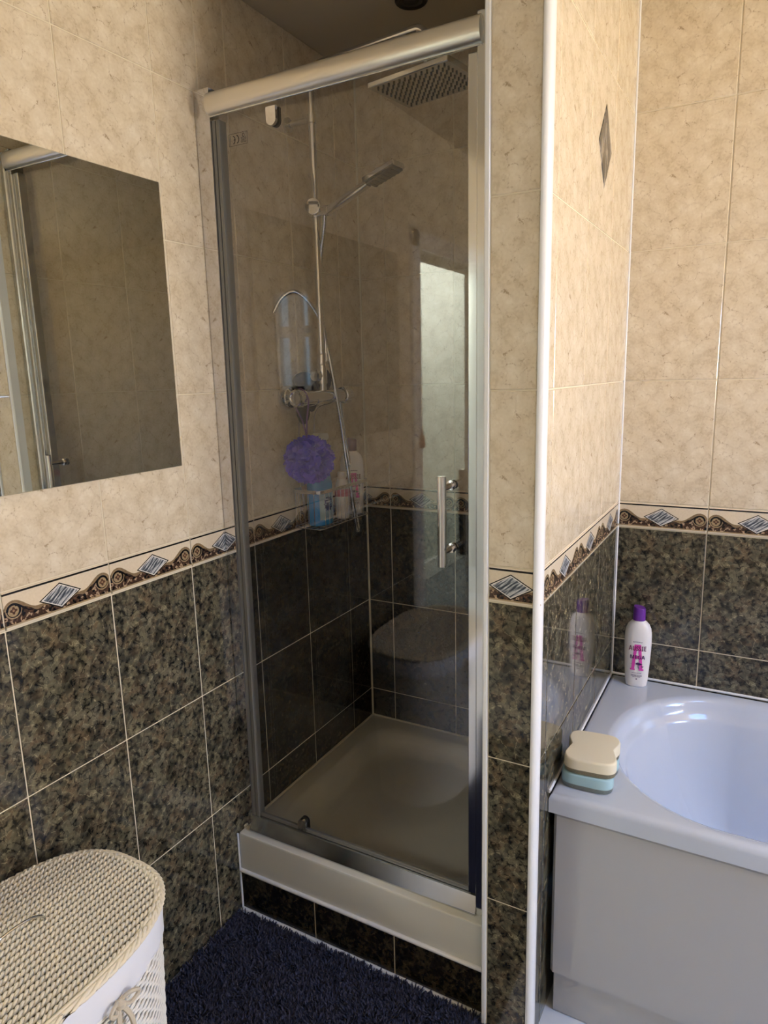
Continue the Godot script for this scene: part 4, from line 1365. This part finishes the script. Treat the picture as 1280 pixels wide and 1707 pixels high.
	for q in [[0.0, 0.019, 0.014], [0.003, 0.022, 0.016], [0.05, 0.024, 0.017], [0.09, 0.023, 0.017], [0.115, 0.019, 0.014], [0.130, 0.012, 0.011]]: rings.append(bottle_ring(pc, 0.6, q[1], q[2], q[0]))
	g.loft(rings, true, true)
	var lb := put("bottle", g, mat(rgb(232, 226, 222), 0.3), pb, 50.0)
	g = Geo.new()
	g.loft([bottle_ring(pc, 0.6, 0.0243, 0.0173, 0.072), bottle_ring(pc, 0.6, 0.0236, 0.0173, 0.096)])
	put("pink_band", g, mat(rgb(214, 120, 134), 0.35), lb, 50.0)
	g = Geo.new()
	g.loft([bottle_ring(pc, 0.6, 0.0128, 0.0118, 0.128, 20), bottle_ring(pc, 0.6, 0.0122, 0.0112, 0.150, 20)], true, true)
	put("cap", g, mat(rgb(226, 214, 206), 0.35), pb, 40.0)

	# net puff on a cord
	var pp := Vector3(0.112, 1.312, -0.318)
	var pf := thing("bath_puff", pp, "violet net bath puff hanging by its cord from the valve knob", "bath puff")
	g = Geo.new()
	var rng := RandomNumberGenerator.new()
	rng.seed = 12
	for i in 84:
		var d := Vector3(rng.randfn(), rng.randfn(), rng.randfn()).normalized()
		var sx := d.cross(Vector3(rng.randfn(), rng.randfn(), rng.randfn())).normalized()
		var sy := d.cross(sx)
		var o := pp + Vector3(d.x * 0.048, d.y * 0.046, d.z * 0.052)
		var m := 14
		var inner_r := PackedVector3Array()
		var mid_r := PackedVector3Array()
		var out_r := PackedVector3Array()
		var ph := rng.randf() * TAU
		for j in m:
			var a := TAU * j / m
			var e := sx * cos(a) + sy * sin(a)
			inner_r.append(o - d * 0.020 + e * 0.006)
			mid_r.append(o + e * 0.018 + d * 0.003 * sin(a * 3 + ph))
			out_r.append(o + e * 0.030 + d * (0.012 + 0.009 * sin(a * 4 + ph)))
		g.loft([inner_r, mid_r, out_r])
	var net := mat(rgb(98, 78, 232), 0.6)
	net.backlight_enabled = true
	net.backlight = Color(0.25, 0.2, 0.5)
	put("netting", g, net, pf, 70.0)
	g = Geo.new()
	g.tube(curve([pp + Vector3(-0.006, 0.03, 0), Vector3(0.105, 1.42, -0.324), Vector3(0.112, 1.485, -0.326), Vector3(0.085, 1.5135, -0.326), Vector3(0.060, 1.48, -0.326), Vector3(0.092, 1.42, -0.322), pp + Vector3(0.006, 0.03, 0.004)], 8), 0.0026, 7)
	put("cord", g, mat(rgb(110, 74, 128), 0.7), pf)

	# dark pouch behind the bar
	var dk := Vector3(0.052, 1.50, -0.470)
	var dp := thing("wash_mitt", dk, "dark maroon wash mitt draped behind the valve bar", "wash mitt")
	g = Geo.new()
	for e in [[Vector3(0.034, 1.535, -0.42), Vector3(0.016, 0.026, 0.055)], [Vector3(0.036, 1.535, -0.515), Vector3(0.016, 0.040, 0.045)], [Vector3(0.040, 1.450, -0.40), Vector3(0.014, 0.045, 0.030)], [Vector3(0.036, 1.49, -0.45), Vector3(0.014, 0.05, 0.03)]]:
		var rr := []
		for i in 9:
			var a := -PI / 2 + PI * i / 8
			rr.append(oval(e[0].x, e[0].z, e[1].x * maxf(cos(a), 0.02), e[1].z * maxf(cos(a), 0.02), e[0].y + e[1].y * sin(a), 18))
		g.loft(rr, true, true)
	put("fabric", g, mat(rgb(52, 30, 36), 0.9), dp, 60.0)


func bath_things() -> void:
	make_shampoo(Vector3(0.968, 0.6008, -0.770), 0.14, "white shampoo bottle with purple cap standing on the bath corner", rgb(104, 44, 150))
	# two sponges, stacked
	for e in [[0.6015, 0.0, "pale blue waisted bath sponge, lower of the two on the bath corner", rgb(172, 206, 216), rgb(196, 208, 210)], [0.6405, 0.05, "cream waisted bath sponge lying on top of the blue one", rgb(236, 228, 204), rgb(206, 198, 172)]]:
		var c := Vector3(0.955 + e[1] * 0.06, e[0], -0.216)
		var t := thing("bath_sponge", c, e[2], "sponge", "bath sponges on the tub corner")
		t.rotation.y = 0.05 + e[1]
		var shape := PackedVector2Array()
		var n := 56
		for i in n:                    # rectangle with round corners and pinched long sides
			var a := TAU * i / n
			var x := 0.060 * signf(cos(a)) * pow(absf(cos(a)), 0.42)
			var z := 0.071 * signf(sin(a)) * pow(absf(sin(a)), 0.42)
			x *= 1.0 - 0.20 * exp(-pow((z - 0.004) / 0.024, 2.0))
			shape.append(Vector2(x, z))
		var rings := []
		for q in [[0.0, 0.92], [0.002, 0.97], [0.013, 1.0], [0.033, 1.0], [0.037, 0.975], [0.039, 0.93]]:
			var ring := PackedVector3Array()
			for i in n:
				var p := shape[n - 1 - i]
				ring.append(Vector3(p.x * q[1], q[0], p.y * q[1]))
			rings.append(ring)
		var g := Geo.new()
		g.loft([rings[1], rings[2], rings[3], rings[4], rings[5]], false, true)
		var m := mat(Color.WHITE, 0.95, 0.0, speckle_texture(e[3], Color(e[3].r * 0.93, e[3].g * 0.93, e[3].b * 0.92), 0.2, 70))
		m.uv1_triplanar = true
		m.uv1_scale = Vector3.ONE * 14.0
		var o := MeshInstance3D.new()
		o.name = "foam"; o.mesh = g.mesh(45.0); o.material_override = m
		t.add_child(o, true)
		g = Geo.new()
		var rim2 := PackedVector3Array()
		for p: Vector3 in rings[2]: rim2.append(Vector3(p.x * 0.985, 0.0135, p.z * 0.985))
		g.loft([rings[0], rings[1], rings[2], rim2], true, true)
		o = MeshInstance3D.new()
		o.name = "scrub_layer"; o.mesh = g.mesh(45.0)
		var sm := mat(Color.WHITE, 1.0, 0.0, speckle_texture(e[4], Color(e[4].r * 0.66, e[4].g * 0.66, e[4].b * 0.63), 0.2, 71))
		sm.uv1_triplanar = true
		sm.uv1_scale = Vector3.ONE * 12.0
		o.material_override = sm
		o.set_meta("label", "speckled rougher layer at the foot")
		t.add_child(o, true)
		o.position.y = 0.0
		t.get_child(0).position.y = 0.0


func ceiling_things() -> void:
	# dark recessed spotlight above the shower, switched off
	var c := Vector3(0.370, 2.4995, -0.503)
	var t := thing("downlight", c, "unlit dark recessed spotlight in the ceiling above the shower", "downlight")
	var g := Geo.new()
	g.lathe([Vector2(0.030, -0.003), Vector2(0.034, -0.006), Vector2(0.040, -0.006), Vector2(0.043, -0.003), Vector2(0.043, 0.0)], 32, c)
	put("ring", g, mat(rgb(44, 38, 32), 0.3, 0.6), t, 40.0)
	g = Geo.new()
	g.lathe([Vector2(0.0, -0.002), Vector2(0.030, -0.0035), Vector2(0.031, -0.0005)], 28, c)
	put("lens", g, mat(rgb(28, 26, 24), 0.15), t, 40.0)
	# light pull by the doorway, seen only in the shower glass
	var pc := Vector3(0.09, 1.29, 0.95)
	t = thing("light_pull", pc, "cord light pull with red wooden knob by the doorway, mirrored in the glass", "light pull")
	g = Geo.new()
	g.tube(PackedVector3Array([Vector3(pc.x, 1.33, pc.z), Vector3(pc.x, 2.499, pc.z)]), 0.0012, 6)
	put("cord", g, M.pvc, t)
	g = Geo.new()
	g.lathe([Vector2(0.0, -0.03), Vector2(0.011, -0.026), Vector2(0.014, -0.012), Vector2(0.011, 0.008), Vector2(0.005, 0.03), Vector2(0.003, 0.042)], 18, pc)
	put("knob", g, mat(rgb(150, 70, 50), 0.4), t, 50.0)
